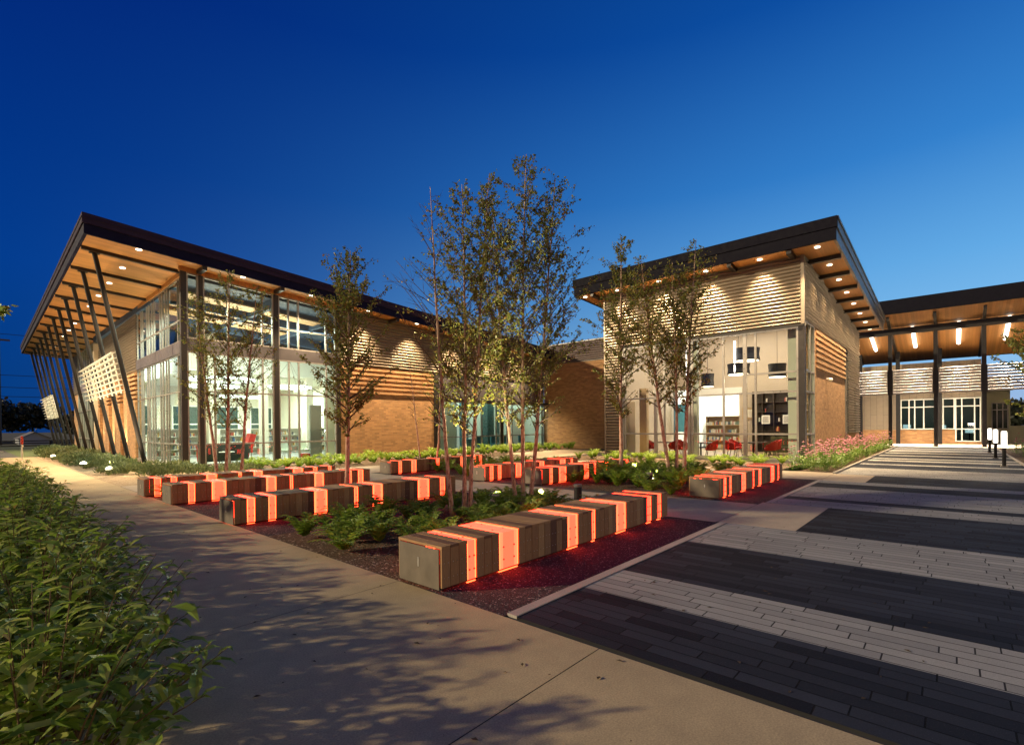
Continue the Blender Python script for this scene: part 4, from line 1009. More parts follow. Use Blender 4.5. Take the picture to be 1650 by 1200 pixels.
# ------------------------------------------------------------------ glowing benches
def bench(x0, x1, y0, glows, label, stub=None):
    y1 = y0+.72; h = .455
    o = thing('bench', (x0, y0, 0), label, 'bench', 'glowing benches in the courtyard')
    g = MB(); g.box(x0+.05, x1-.05, y0+.07, y1-.07, -.02, .03); g.build('plinth', 'black_shade', o)
    edges = [x0+.012] + [e for gl in glows for e in gl] + [x1]
    woods = [(edges[i], edges[i+1]) for i in range(0, len(edges), 2)]
    for a, b in woods:
        n = max(1, round((b-a)/.125)); w = (b-a)/n
        mb = MB()
        for k in range(n):
            p, q = a+k*w+.0035, a+(k+1)*w-.0035
            j = random.uniform(-.002, .002)
            # one plank folds over: front board, top board, back board
            mb.box(p, q, y0+j, y0+.028, .035, h-.03); mb.box(p, q, y0-.004, y1+.004, h-.028, h+j); mb.box(p, q, y1-.028, y1+j, .035, h-.03)
            for yy in (.13, .28):
                for xx in (p+w*.28, p+w*.72):
                    mb.box(xx-.004, xx+.004, y0-.004, y0-.0025, yy-.004, yy+.004, 1)
        mb.build('timber_cladding', ['weathered_plank', 'slot'], o)
    for a, b in glows:
        mb = MB(); e = .014
        a_, b_ = a+.004, b-.004
        yf, yb = y0+.008, y1-.008; zt = h-.010
        def strip(p, q, mi):
            mb.box(p, q, yf, yf+.012, .035, zt-.013, mi); mb.box(p, q, yf, yb, zt-.012, zt, mi); mb.box(p, q, yb-.012, yb, .035, zt-.013, mi)
        w = b_-a_
        if w > .15:
            g = e+w*.16; strip(a_, a_+e, 1); strip(a_+e, a_+g, 3); strip(a_+g, b_-g, 0); strip(b_-g, b_-e, 3); strip(b_-e, b_, 1)
        else:
            strip(a_, a_+e*.6, 1); strip(a_+e*.6, b_-e, 0); strip(b_-e, b_, 1)
        mb.box(a_, b_, y0+.012, y0+.03, .003, .012, 2)
        s = mb.build('light_panel', ['glow_panel', 'glow_edge', 'glow_base', 'glow_mid'], o)
        m2 = MB(); w = b_-a_
        for xx in ([a_+w*.22, a_+w*.78] if w > .1 else [a_+w*.5]):
            for z in (.14, .28): m2.tube([(xx, yf, z), (xx, yf-.008, z)], .011, 8)
            for yy in (.18, .54): m2.tube([(xx, y0+yy, zt), (xx, y0+yy, zt+.007)], .009, 8)
        m2.build('bolts', 'bolt', s)
    mb = MB(); mb.box(x0+.0, x0+.011, y0+.029, y1-.029, .015, h-.034); e = mb.build('end_panel', 'end_steel', o)
    mb = MB(); mb.box(x0-.004, x0-.0005, y0+.345, y0+.368, .2, .30); mb.build('slot_plate', 'slot', e)
    if stub:
        mb = MB(); mb.box(stub[0], stub[1], y0-.02, y0-.006, .12, .36); mb.build('plaque', 'white_paint', o)
    return o
bench(3.19, 8.46, 3.82, [(3.56, 3.69), (4.05, 4.38), (5.38, 5.62), (5.98, 6.06), (6.66, 6.95), (7.67, 7.82), (8.06, 8.20)], 'nearest wooden bench block with glowing red bands beside the kerb of the striped paving')
bench(3.10, 8.13, 9.13, [(3.32, 3.45), (3.68, 3.81), (4.53, 4.79), (5.38, 5.46), (5.81, 6.05), (6.99, 7.31), (7.65, 7.79)], 'wooden bench block with glowing red bands just beyond the near fern bed')
bench(3.07, 8.0, 12.72, [(3.40, 3.53), (3.87, 4.17), (5.08, 5.32), (5.67, 5.74), (6.32, 6.58), (7.34, 7.41), (7.62, 7.78)], 'glowing wooden bench block third from the camera beside the left walk, at the single-stem birch')
bench(3.01, 8.04, 14.78, [(3.22, 3.36), (3.57, 3.70), (4.37, 4.62), (5.16, 5.24), (5.56, 5.80), (6.68, 6.98), (7.31, 7.43), (7.80, 7.90)], 'farthest glowing wooden bench block beside the left walk, in front of the library glass', (7.5, 7.66))
bench(10.18, 14.95, 14.84, [(10.52, 10.64), (11.08, 11.29), (12.24, 12.39), (13.50, 13.61), (14.24, 14.36), (14.56, 14.70)], 'glowing wooden bench block farthest back in front of the brick wall and lobby')
bench(10.6, 15.57, 10.56, [(10.82, 10.96), (11.18, 11.32), (12.02, 12.28), (13.25, 13.50), (14.44, 14.76), (15.10, 15.23)], 'glowing wooden bench block behind the tall three-stemmed birch, the farther of a pair')
bench(10.89, 15.99, 8.58, [(11.23, 11.36), (11.68, 12.03), (13.0, 13.25), (13.57, 13.67), (14.25, 14.55), (15.64, 15.78)], 'glowing wooden bench block in the middle of the courtyard with dark ferns along its front')
bench(11.25, 16.59, 3.84, [(11.46, 11.62), (11.84, 11.98), (12.72, 13.04), (13.65, 13.74), (14.14, 14.38), (15.34, 15.66), (16.08, 16.2)], 'glowing wooden bench block at the far end of the kerb before the reading room corner')

# ------------------------------------------------------------------ bollards and small lights
def light_bollard(x, y, label):
    o = thing('light_bollard', (x, y, 0), label, 'bollard light', 'lit bollards along the walk')
    mb = MB(); mb.lathe(x, y, [(.055, .03), (.055, .70)], 18); mb.build('post', 'bronze_post', o)
    mb = MB(); mb.box(x-.1, x+.1, y-.1, y+.1, .005, .03); 
    for dx in (-.07, .07):
        for dy in (-.07, .07): mb.lathe(x+dx, y+dy, [(.02, .031), (.015, .07)], 6)
    mb.build('base_plate', 'aluminium', o)
    mb = MB(); mb.lathe(x, y, [(.06, .703), (.078, .72), (.083, .75), (.083, 1.26), (.076, 1.29), (.06, 1.31)], 20); mb.build('lamp_tube', 'bollard_glow', o)
    mb = MB(); mb.lathe(x, y, [(.06, 1.311), (.06, 1.325)], 18); mb.build('cap', 'bronze_post', o)
    lamp('POINT', 'bollard_lamp', o, (x, y, 1.45), 60, (1, .86, .64), size=.12)
light_bollard(25.5, -1.42, 'nearest white glowing bollard along the right edge of the striped walk')
light_bollard(31.15, -1.46, 'middle white glowing bollard along the right edge of the striped walk')
light_bollard(36.7, -1.50, 'farthest white glowing bollard along the right edge of the striped walk')
def dark_bollard(x, y, h, label, r=.075):
    o = thing('path_bollard', (x, y, 0), label, 'bollard')
    mb = MB(); mb.lathe(x, y, [(r, 0), (r, h-.06)], 16); mb.build('post', 'black_shade', o)
    mb = MB(); mb.lathe(x, y, [(r*1.05, h-.058), (r*1.05, h)], 16); mb.build('cap', 'grey_steel', o)
dark_bollard(11.87, 5.84, .43, 'short black cylinder bollard standing among ferns behind the nearest bench')
dark_bollard(9.29, 6.31, .34, 'short black cylinder bollard at the edge of the central path', .09)
dark_bollard(24.4, 20.8, .93, 'taller dark bollard in front of the glazed lobby')
def uplight(x, y, label, target, power, ang=70, r=.06, col=(1, .85, .5), z=.12):
    o = thing('ground_uplight', (x, y, 0), label, 'ground light', 'small garden uplights')
    mb = MB(); mb.lathe(x, y, [(.03, 0), (.03, z-.04), (r, z-.02), (r*1.1, z)], 12); mb.build('housing', 'dark_steel', o)
    mb = MB(); mb.lathe(x, y, [(r*.95, z+.002), (r*.85, z+r*.35), (r*.5, z+r*.7), (r*.15, z+r*.8)], 12); mb.build('lens', 'uplight_glow', o)
    lamp('SPOT', 'uplight_lamp', o, (x, y, z+r+.03), power, col, target, .03, ang, .8)
uplight(7.95, 6.3, 'lit garden uplight beside ferns right of the tall three-stemmed birch', (7.5, 6.5, 3), 1900)
uplight(6.9, 6.6, 'small lit garden uplight between the two nearest birches', (6.2, 6.6, 3.2), 1900, r=.04)
uplight(15.0, 7.9, 'small lit garden uplight in the ferns right of the single dark birch', (13.95, 7.9, 3), 1300, r=.04)
uplight(12.9, 16.2, 'lit garden uplight in ferns behind the back bench', (12.5, 15.4, 3), 1300)
uplight(13.2, 6.4, 'garden uplight hidden in ferns at the foot of the right-hand birch clump', (13.7, 5.9, 3), 1300, r=.04)
for i, (x, y) in enumerate(((3.75, 23.6), (3.65, 28.6), (3.6, 38.5))):
    uplight(x, y, ['bright floodlight in the junipers nearest the courtyard', 'bright floodlight in the junipers in the middle of the left bed', 'bright floodlight in the junipers at the far end of the left bed'][i], (x+1.0, y+1.5, 7.5), 900, 130, .13, WARM, .2)
    bpy.data.objects[-1] if False else None
for i, (x, y) in enumerate(((5.95, 36.7), (6.0, 40.6), (6.05, 44.3))):
    uplight(x, y, ['wall washer at the foot of the first bright brick recess', 'wall washer at the foot of the second bright brick recess', 'wall washer at the foot of the farthest bright brick recess'][i], (shA(6.4, y), y, 3), 700, 80, .07, WARM)

# ------------------------------------------------------------------ birch trees
def birch(name, base, stems, h0, crown_w, leaves, label, seed, group='birches in the courtyard', leaf=.055, dens=1.0, shape=None, cat='tree', bark_r=.045, leafmat='birch_leaf'):
    rnd = random.Random(seed)
    o = thing(name, (base[0], base[1], 0), label, cat, group)
    LF = MB(); BR = MB()
    tips = []
    for si, st in enumerate(stems):
        bx, by, tx, ty, H, bare = st
        n = 14; pts = []; rad = []
        px, py = rnd.uniform(-.06, .06), rnd.uniform(-.06, .06)
        r0 = bark_r*(H/6.0)**.8*rnd.uniform(.9, 1.1)
        for k in range(n+1):
            t = k/n
            wob = math.sin(t*math.pi)
            pts.append(Vector((base[0]+bx+(tx-bx)*t+px*wob+rnd.uniform(-.012, .012), base[1]+by+(ty-by)*t+py*wob+rnd.uniform(-.012, .012), -.03+(H+.03)*t)))
            rad.append(max(.006, r0*(1-t)**.85 + .004 + (.015*(1-t*12) if t < .08 else 0)))
        mb = MB(); mb.tube(pts, rad, 9)
        mb.build('trunk', 'birch_bark', o, smooth=True)
        # branches
        z = h0*rnd.uniform(.92, 1.05)
        while z < H-.12:
            t = z/H; k = min(n-1, int(t*n)); fz = t*n-k
            p = pts[k].lerp(pts[k+1], fz)
            rel = (z-h0)/(H-h0)
            prof = (shape(rel) if shape else (math.sin(min(1, rel*1.6+.18)*math.pi*.5) * (1-rel)**.62))
            L = max(.16, 1.5*crown_w*prof*rnd.uniform(.6, 1.2))
            az = rnd.uniform(0, 2*math.pi)
            el = R(rnd.uniform(32, 62))
            d = Vector((math.cos(az)*math.cos(el), math.sin(az)*math.cos(el), math.sin(el)))
            q = [p]; m_ = 4
            dd = d.copy()
            for j in range(m_):
                dd = (dd + Vector((rnd.uniform(-.16, .16), rnd.uniform(-.16, .16), rnd.uniform(-.12, .10)))).normalized()
                q.append(q[-1] + dd*L/m_)
            rb = max(.003, rad[k]*.36)
            BR.tube(q, [rb*(1-.75*j/m_) for j in range(m_+1)], 4, cap=False)
            tw = []
            nt_ = max(2, int(L/.13))
            for j in range(nt_):
                u = rnd.uniform(.22, 1.0); kk = min(m_-1, int(u*m_)); s = q[kk].lerp(q[kk+1], u*m_-kk)
                td = (dd + Vector((rnd.uniform(-.9, .9), rnd.uniform(-.9, .9), rnd.uniform(-.5, .6)))).normalized()
                e = s + td*rnd.uniform(.10, .30)*min(1, L)
                BR.tube([s, e], [.0035, .0015], 3, cap=False); tw.append((s, e))
            tips.append((q, tw, L, bare))
            z += rnd.uniform(.035, .075)/max(.35, dens)*(1.5 if bare else 1)
    tot = sum(L for _, _, L, _ in tips)
    for q, tw, L, bare in tips:
        cnt = leaves*L/tot*(.07 if bare else 1)
        cnt = int(cnt) + (1 if rnd.random() < cnt-int(cnt) else 0)
        if rnd.random() < .12: cnt = cnt//4
        for c in range(cnt):
            if rnd.random() < .7 and tw:
                s, e = rnd.choice(tw); p = s.lerp(e, rnd.uniform(.15, 1.08))
            else:
                u = rnd.uniform(.25, 1.0)*(len(q)-1); k = min(len(q)-2, int(u)); p = q[k].lerp(q[k+1], u-k)
            p = p + Vector((rnd.gauss(0, .022), rnd.gauss(0, .022), rnd.gauss(0, .022)))
            a = Vector((rnd.gauss(0, 1), rnd.gauss(0, 1), rnd.gauss(-.5, .8))).normalized()
            b = a.cross(Vector((rnd.gauss(0, 1), rnd.gauss(0, 1), rnd.gauss(0, 1)))).normalized()
            l = leaf*rnd.uniform(.7, 1.35); w = l*.36
            LF.face([p, p+a*l*.45+b*w, p+a*l, p+a*l*.45-b*w])
    BR.build('branches', 'twig', o)
    LF.build('crown', leafmat, o)
    return o
# in front of the library glass: three stems, thin crown
birch('birch_tree', (6.0, 18.2), [(-.25, .12, -.75, .55, 6.2, False), (-.05, -.05, .1, -.1, 7.0, False), (.35, -.25, .75, -.8, 6.5, False)], 1.7, 1.35, 8500, 'three-stemmed birch with a thin brown-green crown before the library corner glass', 11, dens=.8, leaf=.062)
birch('birch_tree', (6.85, 12.0), [(0, 0, .12, -.1, 6.35, False)], 1.45, 1.5, 9500, 'single-stem birch with a dense pointed crown before the brick bay of the library', 12, dens=1.5, leaf=.06, bark_r=.055)
birch('birch_tree', (5.95, 6.5), [(-.13, .12, -.35, .38, 5.9, True), (.02, 0, .1, .05, 6.0, False), (.11, -.06, .5, -.25, 6.25, False)], 1.5, 1.1, 13500, 'three-stemmed birch with a bare left stem rising from the near fern bed', 13, dens=1.0, leaf=.048, bark_r=.035)
birch('birch_tree', (7.5, 6.4), [(-.1, .09, -.4, .4, 6.2, False), (.0, 0, .12, -.05, 7.1, False), (.1, -.1, .5, -.5, 6.6, False)], 1.55, 1.3, 20000, 'tallest three-stemmed birch in the centre of the courtyard', 14, dens=1.15, leaf=.049, bark_r=.036)
birch('birch_tree', (12.4, 15.1), [(.1, .05, .2, -.1, 5.2, False), (-.35, .45, -.6, .9, 4.6, True)], 1.9, .8, 2000, 'slender two-stemmed birch behind the back bench before the library brick', 15, dens=.8, leaf=.06, bark_r=.045)
birch('birch_tree', (13.88, 7.8), [(0, 0, .06, -.05, 7.6, False)], 2.0, 1.15, 8000, 'single-stem birch before the left edge of the reading room', 16, dens=1.3, leaf=.062, bark_r=.05)
birch('birch_tree', (13.65, 5.85), [(-.14, .15, -.7, .75, 6.5, False), (.02, .05, -.05, .1, 6.3, False), (.1, -.12, .45, -.4, 6.95, False)], 2.0, 1.1, 11000, 'three-stemmed birch standing before the reading room window', 17, dens=1.1, leaf=.06, bark_r=.045)
birch('maple_tree', (27.4, -3.0), [(0, 0, .1, 0, 5.6, False)], 1.5, 1.7, 9000, 'broad leafy tree at the right edge beside the lit bollards', 18, None, .09, 1.4, lambda r: (1-r)**.5*(.5+.5*min(1, r*4)), bark_r=.07)
birch('ash_tree', (-1.0, 13.0), [(0, 0, -.1, .1, 6.3, False)], 1.8, 1.75, 15000, 'leafy tree at the left edge reaching over the walk', 19, None, .12, 1.6, lambda r: (1-r)**.5*(.6+.4*min(1, r*4)), bark_r=.07, leafmat='shrub_leaf')

# ------------------------------------------------------------------ ferns
def fern_mesh(seed, nf, rad, h):
    rnd = random.Random(seed); mb = MB()
    for k in range(nf):
        az = 2*math.pi*k/nf + rnd.uniform(-.3, .3); L = rad*rnd.uniform(.75, 1.15); hh = h*rnd.uniform(.7, 1.2)
        dirv = Vector((math.cos(az), math.sin(az), 0)); side = Vector((-math.sin(az), math.cos(az), 0))
        n = 9; pr = []
        for j in range(n+1):
            t = j/n
            pr.append(dirv*(L*t) + Vector((0, 0, hh*math.sin(min(1, t*1.05)*math.pi*.62) + .02)))
        for j in range(1, n+1):
            t = j/n; w = L*.30*math.sin(math.pi*(.12+.88*t))**.8*(1.05-t*.75) + .008
            c = pr[j]; pv = pr[j-1]; fwd = (c-pv)
            for sg in (-1, 1):
                mb.face([pv, pv+fwd*.5+side*sg*w*.55+Vector((0, 0, .006)), c+fwd*.45+side*sg*w+Vector((0, 0, -w*.25)), pv+fwd*.9])
    return mb.mesh('fern', 'fern_leaf')
FERN = [fern_mesh(30+i, 13+i % 3*2, .30+.02*i, .26+.015*(i % 4)) for i in range(6)]
def scatter(meshes, name, rects, spacing, label, cat, group, sc=(.8, 1.15), jit=.4, seed=1, avoid=(), keep=1.0, zoff=0):
    rnd = random.Random(seed); n = 0
    for x0, x1, y0, y1 in rects:
        nx = max(1, round((x1-x0)/spacing)); ny = max(1, round((y1-y0)/spacing))
        for i in range(nx):
            for j in range(ny):
                if rnd.random() > keep: continue
                x = x0+(i+.5+rnd.uniform(-jit, jit))*(x1-x0)/nx; y = y0+(j+.5+rnd.uniform(-jit, jit))*(y1-y0)/ny
                if any((x-a)**2+(y-b)**2 < c*c for a, b, c in avoid): continue
                o = bpy.data.objects.new(name, rnd.choice(meshes)); COL.objects.link(o)
                s = rnd.uniform(*sc); o.location = (x, y, zoff); o.rotation_euler = (rnd.uniform(-.08, .08), rnd.uniform(-.08, .08), rnd.uniform(0, 6.28)); o.scale = (s, s, s*rnd.uniform(.85, 1.2))
                tag(o, label, cat, group); n += 1
    return n
scatter(FERN, 'fern', [(3.35, 8.3, 4.75, 7.7)], .47, 'green fern in the near bed between the two front benches', 'fern', 'ferns in the near bed', seed=2, avoid=((7.95, 6.3, .18), (6.9, 6.6, .15)), keep=.92)
scatter(FERN, 'fern', [(8.0, 19.0, 19.8, 22.8)], .68, 'bright green fern in the row along the library facade', 'fern', 'ferns along the library facade', sc=(.9, 1.3), seed=3)
scatter(FERN, 'fern', [(19.2, 30.0, 20.2, 22.6)], .85, 'green fern in the row before the glazed lobby', 'fern', 'ferns before the lobby', sc=(1, 1.5), seed=4)
scatter(FERN, 'fern', [(20.0, 22.6, 5.0, 13.9)], .78, 'bright green fern in the row along the reading room window', 'fern', 'ferns along the reading room', sc=(.9, 1.35), seed=5)
scatter(FERN, 'fern', [(11.4, 16.4, 4.8, 8.35)], .62, 'dark green fern in the bed between the two right-hand benches', 'fern', 'ferns in the right bed', sc=(1.0, 1.5), seed=6, avoid=((11.87, 5.84, .3), (15.0, 7.9, .2), (13.2, 6.4, .15)))
scatter(FERN, 'fern', [(11.0, 16.3, 11.5, 14.6)], .85, 'dark green fern in the bed before the back bench', 'fern', 'ferns before the back bench', sc=(1.0, 1.4), seed=7)
scatter(FERN, 'fern', [(12.2, 16.3, 15.65, 15.95)], .6, 'dark green fern behind the back bench', 'fern', 'ferns behind the back bench', sc=(.9, 1.2), seed=8)
scatter(FERN, 'fern', [(3.35, 7.5, 13.7, 14.6)], .6, 'fern growing in the gap between the two far left benches', 'fern', 'ferns between the far left benches', sc=(.8, 1.1), seed=9)
scatter(FERN, 'fern', [(10.98, 11.2, 4.7, 5.5)], .4, 'fern glowing red beside the end of the far kerb bench', 'fern', 'ferns at the far kerb bench', sc=(.9, 1.2), seed=10)
# ------------------------------------------------------------------ junipers
def juniper_mesh(seed):
    rnd = random.Random(seed); mb = MB()
    for k in range(420):
        az = rnd.uniform(0, 6.28); r = rnd.random()**.6*.5; zz = (.34*(1-(r/.55)**2))*rnd.uniform(.35, 1.0)
        p = Vector((math.cos(az)*r, math.sin(az)*r, max(0, zz)))
        d = Vector((math.cos(az)*.6+rnd.gauss(0, .4), math.sin(az)*.6+rnd.gauss(0, .4), .9+rnd.uniform(-.4, .4))).normalized()
        s = d.cross(Vector((rnd.gauss(0, 1), rnd.gauss(0, 1), rnd.gauss(0, 1)))).normalized()
        L = rnd.uniform(.06, .13)
        for q in range(4):
            u = q/4; b = p+d*L*u; w = .028*(1-u*.6)
            mb.face([b, b+d*L*.25+s*w, b+d*L*.42, b+d*L*.25-s*w])
    return mb.mesh('juniper', 'juniper_leaf')
JUN = [juniper_mesh(50+i) for i in range(4)]
scatter(JUN, 'juniper_shrub', [(3.55, 4.9, 22.6, 30), (3.8, 5.4, 30, 44), (4.0, 6.0, 44, 57)], .95, 'grey-green spreading juniper under the leaning columns', 'juniper', 'junipers under the leaning columns', sc=(.95, 1.5), seed=11, avoid=((3.75, 23.6, .28), (3.65, 28.6, .28), (3.6, 38.5, .28)))
scatter(JUN, 'juniper_shrub', [(4.6, 6.1, 20.6, 23.2)], .75, 'grey-green spreading juniper at the corner of the library glass', 'juniper', 'junipers at the library corner', sc=(.9, 1.3), seed=12)
scatter(JUN, 'juniper_shrub', [(6.3, 7.8, 20.0, 22.0)], .8, 'low yellow-green juniper at the left end of the fern row', 'juniper', 'junipers at the end of the fern row', sc=(.7, 1.0), seed=13)
# ------------------------------------------------------------------ coneflowers
def flower_mesh(seed):
    rnd = random.Random(seed); LFm = MB(); FL = MB()
    for k in range(80):
        az = rnd.uniform(0, 6.28); r = rnd.uniform(0, .3); p = Vector((math.cos(az)*r, math.sin(az)*r, rnd.uniform(.02, .45)))
        a = Vector((math.cos(az), math.sin(az), rnd.uniform(-.2, .9))).normalized(); b = a.cross(Vector((0, 0, 1))).normalized(); l = rnd.uniform(.10, .2)
        LFm.face([p, p+a*l*.4+b*l*.16, p+a*l, p+a*l*.4-b*l*.16])
    for k in range(7):
        az = rnd.uniform(0, 6.28); r = rnd.uniform(.02, .38); H = rnd.uniform(.5, .95)
        top = Vector((math.cos(az)*r, math.sin(az)*r, H))
        LFm.tube([(top.x*.4, top.y*.4, 0), tuple(top)], [.006, .005], 3, cap=False)
        n = 9; R_ = rnd.uniform(.045, .065)
        for j in range(n):
            t = 2*math.pi*j/n; d = Vector((math.cos(t), math.sin(t), -.45)); s = Vector((-math.sin(t), math.cos(t), 0))
            FL.face([top, top+d*R_*.6+s*.013, top+d*R_*1.25, top+d*R_*.6-s*.013])
        FL.lathe(top.x, top.y, [(.024, top.z-.004), (.022, top.z+.014), (.008, top.z+.028)], 7, 1)
    return LFm, FL
FLW = []
for i in range(4):
    a, b = flower_mesh(70+i); FLW.append((a.mesh('foliage', 'flower_leaf'), b.mesh('blossoms', ['petal', 'cone'])))
def flower_plant(x, y, rnd, label, group):
    s = rnd.uniform(.8, 1.2)
    o = bpy.data.objects.new('coneflower_plant', None); COL.objects.link(o); o.location = (x, y, 0); o.rotation_euler = (0, 0, rnd.uniform(0, 6.28)); o.scale = (s, s, s); o.empty_display_size = .2
    tag(o, label, 'flower', group)
    for nm, me in zip(('foliage', 'blossoms'), rnd.choice(FLW)):
        c = bpy.data.objects.new(nm, me); COL.objects.link(c); c.parent = o
rnd = random.Random(5)
x = 19.9
while x < 41.5:
    for y in (3.25, 3.75, 4.2):
        if rnd.random() < .93: flower_plant(x+rnd.uniform(-.15, .15), y+rnd.uniform(-.12, .12), rnd, 'pink coneflower plant in the bed along the reading wing brick', 'coneflowers along the reading wing')
    x += .62
for k in range(34):
    flower_plant(rnd.uniform(24.5, 41), rnd.uniform(-4.4, -2.4), rnd, 'pink coneflower plant in the bed behind the lit bollards', 'coneflowers behind the lit bollards')
# ------------------------------------------------------------------ near shrubs with long leaves
def shrub_mesh(seed, shoots, h, rad, ls=1.0):
    rnd = random.Random(seed); LFm = MB(); ST = MB()
    for k in range(shoots):
        az = rnd.uniform(0, 6.28); r = rnd.random()**.6*rad
        hh = h*(1-.42*(r/rad)**2)*rnd.uniform(.45, 1.05)
        lean_ = .35*r/rad+.05
        b = Vector((math.cos(az)*r*.45, math.sin(az)*r*.45, 0)); t = Vector((math.cos(az)*r*(1+lean_), math.sin(az)*r*(1+lean_), hh))
        mid = b.lerp(t, .55) + Vector((0, 0, hh*.08))
        pts = [b, mid, t]; ST.tube(pts, [.006, .0045, .002], 4, cap=False)
        n = rnd.randint(11, 17)
        for j in range(n):
            u = .22 + .78*(j+rnd.random()*.5)/n
            p = (b.lerp(mid, u/.55) if u < .55 else mid.lerp(t, (u-.55)/.45))
            a2 = rnd.uniform(0, 6.28)+j*2.4
            d = Vector((math.cos(a2), math.sin(a2), rnd.uniform(-.15, .65))).normalized()
            s = d.cross(Vector((0, 0, 1))).normalized(); up = s.cross(d)
            L = ls*rnd.choice((rnd.uniform(.06, .10), rnd.uniform(.09, .16), rnd.uniform(.10, .17)))*(1.0 if u < .95 else .75); w = L*rnd.uniform(.13, .19)
            p1 = p+d*L*.35+up*.006; p2 = p+d*L*.72-up*.002; p3 = p+d*L-up*L*.22
            # two folded halves with a midrib
            LFm.face([p, p1, p1+s*w+up*w*.5]); LFm.face([p1, p2, p2+s*w*.8+up*w*.35, p1+s*w+up*w*.5]); LFm.face([p2, p3, p2+s*w*.8+up*w*.35])
            LFm.face([p, p1-s*w+up*w*.5, p1]); LFm.face([p1, p1-s*w+up*w*.5, p2-s*w*.8+up*w*.35, p2]); LFm.face([p2, p2-s*w*.8+up*w*.35, p3])
    return LFm, ST
SHR_M = []
def island_merge(mb):
    return mb
for i in range(3):
    a, b = shrub_mesh(90+i, (62, 74, 74)[i], 1.0, .64, (1.35, 1.2, 1.15)[i]); SHR_M.append((a.mesh('leaves', 'shrub_leaf'), b.mesh('stems', 'stem_green')))
rnd = random.Random(9)
spots = [(.22, 3.25, .95), (.42, 4.3, .95), (.1, 4.9, 1.1), (.35, 5.8, 1.05), (.55, 6.9, 1.0), (.1, 7.4, 1.15), (.45, 8.4, 1.05), (.6, 9.6, 1.0), (.15, 10.3, 1.2), (.5, 11.4, 1.05), (.7, 12.8, 1.0), (.3, 14.0, 1.15), (.7, 15.3, 1.0), (.9, 17.2, .95), (.5, 18.8, 1.05), (1.1, 21.0, .85),
         (-.6, 4.4, .95), (-.8, 8.9, 1.0)]
for i, (x, y, s) in enumerate(spots):
    o = bpy.data.objects.new('leafy_shrub', None); COL.objects.link(o); o.location = (x, y, 0); o.rotation_euler = (0, 0, rnd.uniform(0, 6.28)); o.scale = (s, s, s); o.empty_display_size = .2
    tag(o, 'leafy green shrub with long narrow leaves in the hedge along the left walk', 'shrub', 'shrubs along the left walk')
    for nm, me in zip(('foliage', 'stems'), SHR_M[i % 3]):
        c = bpy.data.objects.new(nm, me); COL.objects.link(c); c.parent = o

# ------------------------------------------------------------------ far background
o = thing('house', (6.6, 92, 0), 'small pale gabled house far behind the walk at the left', 'house')
mb = MB(); mb.box(5.2, 8.15, 90, 97, -.06, .75); 
mb.face([(5.2, 90, .75), (8.15, 90, .75), (6.67, 90, 1.55)]); mb.face([(5.2, 97, .75), (6.67, 97, 1.55), (8.15, 97, .75)]); mb.build('wall', 'house_wall', o)
mb = MB(); mb.face([(5.0, 89.7, .66), (6.67, 89.7, 1.6), (6.67, 97.3, 1.6), (5.0, 97.3, .66)]); mb.face([(6.67, 89.7, 1.6), (8.35, 89.7, .66), (8.35, 97.3, .66), (6.67, 97.3, 1.6)]); mb.build('roof', 'house_roof', o)
o = thing('marker_post', (2.6, 42.9, 0), 'thin white marker post with a red top at the end of the left walk', 'post')
mb = MB(); mb.tube([(2.6, 42.9, -.03), (2.6, 42.9, .85)], .045, 8); mb.build('shaft', 'white_paint', o)
mb = MB(); mb.tube([(2.6, 42.9, .852), (2.6, 42.9, 1.35)], .06, 8); mb.build('marker_head', 'red_paint', o)
o = thing('guard_fence', (0, 67, 0), 'dark low rail fence along the road at the far left', 'fence')
mb = MB()
for k in range(13): mb.box(-12+k*2, -11.9+k*2, 67, 67.1, -.05, .75)
mb.build('fence_posts', 'wire', o)
mb = MB()
for z in (.25, .5, .72): mb.box(-12, 12.1, 66.96, 66.995, z-.05, z+.05)
mb.build('fence_rails', 'wire', o)
o = thing('utility_pole', (3.3, 90, 0), 'dark utility pole at the far left edge', 'pole')
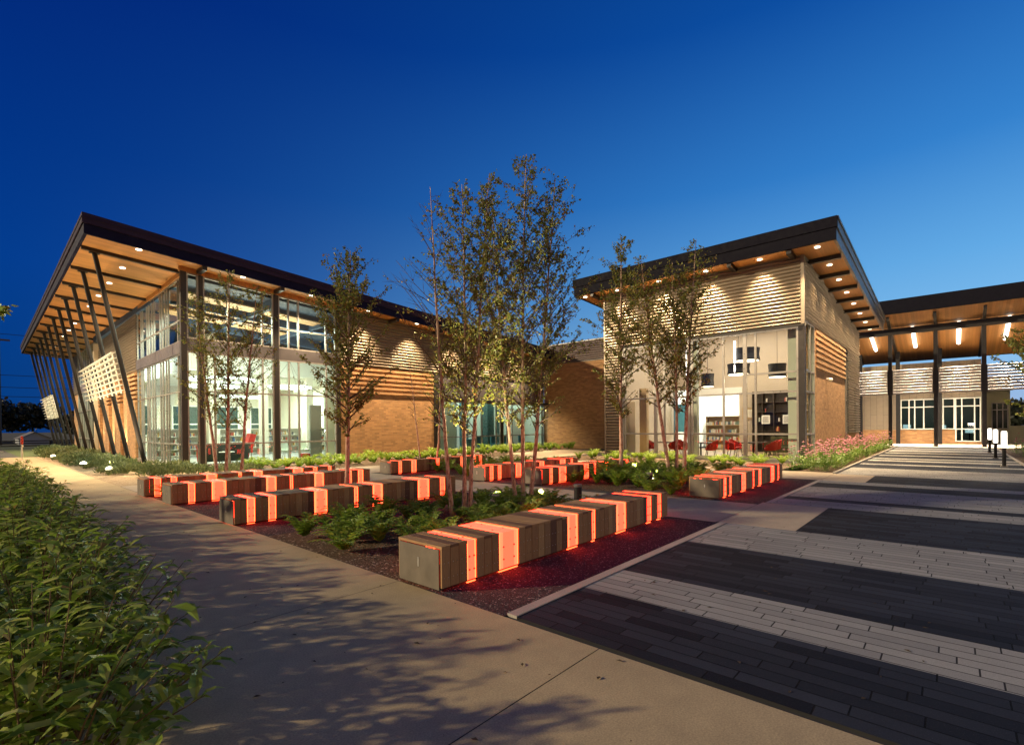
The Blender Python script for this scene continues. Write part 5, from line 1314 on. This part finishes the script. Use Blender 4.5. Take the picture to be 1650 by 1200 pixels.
mb = MB(); mb.tube([(3.5, 90, -.05), (3.5, 90, 14)], [.16, .11], 8); mb.build('shaft', 'dark_wood', o)
mb = MB(); mb.box(2.5, 4.5, 89.9, 90.1, 13.2, 13.4); mb.build('crossarm', 'dark_wood', o)
for i, (z, lab) in enumerate(((13.5, 'faint top power line crossing the sky at the left'), (8.6, 'upper of the three lower power lines left of the roof'), (7.15, 'middle of the three lower power lines left of the roof'), (6.05, 'lowest power line left of the roof'))):
    mb = MB(); pts = [(-40+8*k, 84.5, z+.35*((k-5)/5)**2-.2) for k in range(14)]; mb.tube(pts, .03, 4)
    tag(mb.build('power_line', 'wire', None, (0, 84.5, z)), lab, 'power line', 'power lines at the left')
def wood(name, pts, hgt, label, seed, n=1700, rad=3.8):
    rnd = random.Random(seed); mb = MB()
    for x, y in pts:
        H = hgt*rnd.uniform(.7, 1.25); r = rad*rnd.uniform(.7, 1.2)
        mb.tube([(x, y, -.1), (x, y, H*.6)], [.25, .12], 6)
        for k in range(n):
            a = rnd.uniform(0, 6.28); b = math.acos(rnd.uniform(-.7, 1)); q = rnd.random()**.33
            lob = 1+.22*math.sin(a*3+x)+.18*math.sin(b*5+y)
            p = Vector((x+r*q*lob*math.sin(b)*math.cos(a), y+r*q*lob*math.sin(b)*math.sin(a), H*.58+H*.42*q*lob*math.cos(b)))
            u = Vector((rnd.gauss(0, 1), rnd.gauss(0, 1), rnd.gauss(0, 1))).normalized(); v = u.cross(Vector((rnd.gauss(0, 1), rnd.gauss(0, 1), rnd.gauss(0, 1)))).normalized()
            s = rnd.uniform(.25, .5); mb.face([p-u*s, p+v*s*.6, p+u*s, p-v*s*.6])
    return stuff(mb.build(name, 'dark_leaf'), label, 'trees')
rnd = random.Random(3)
wood('distant_wood', [(-38+5.2*k+rnd.uniform(-1, 1), 118+rnd.uniform(-4, 8)) for k in range(14)], 6.2, 'dark line of far trees behind the house at the left', 21)
wood('distant_wood', [(92+rnd.uniform(-4, 6), -26+4.5*k) for k in range(8)], 5.0, 'dark line of far trees behind the entrance at the right', 22)
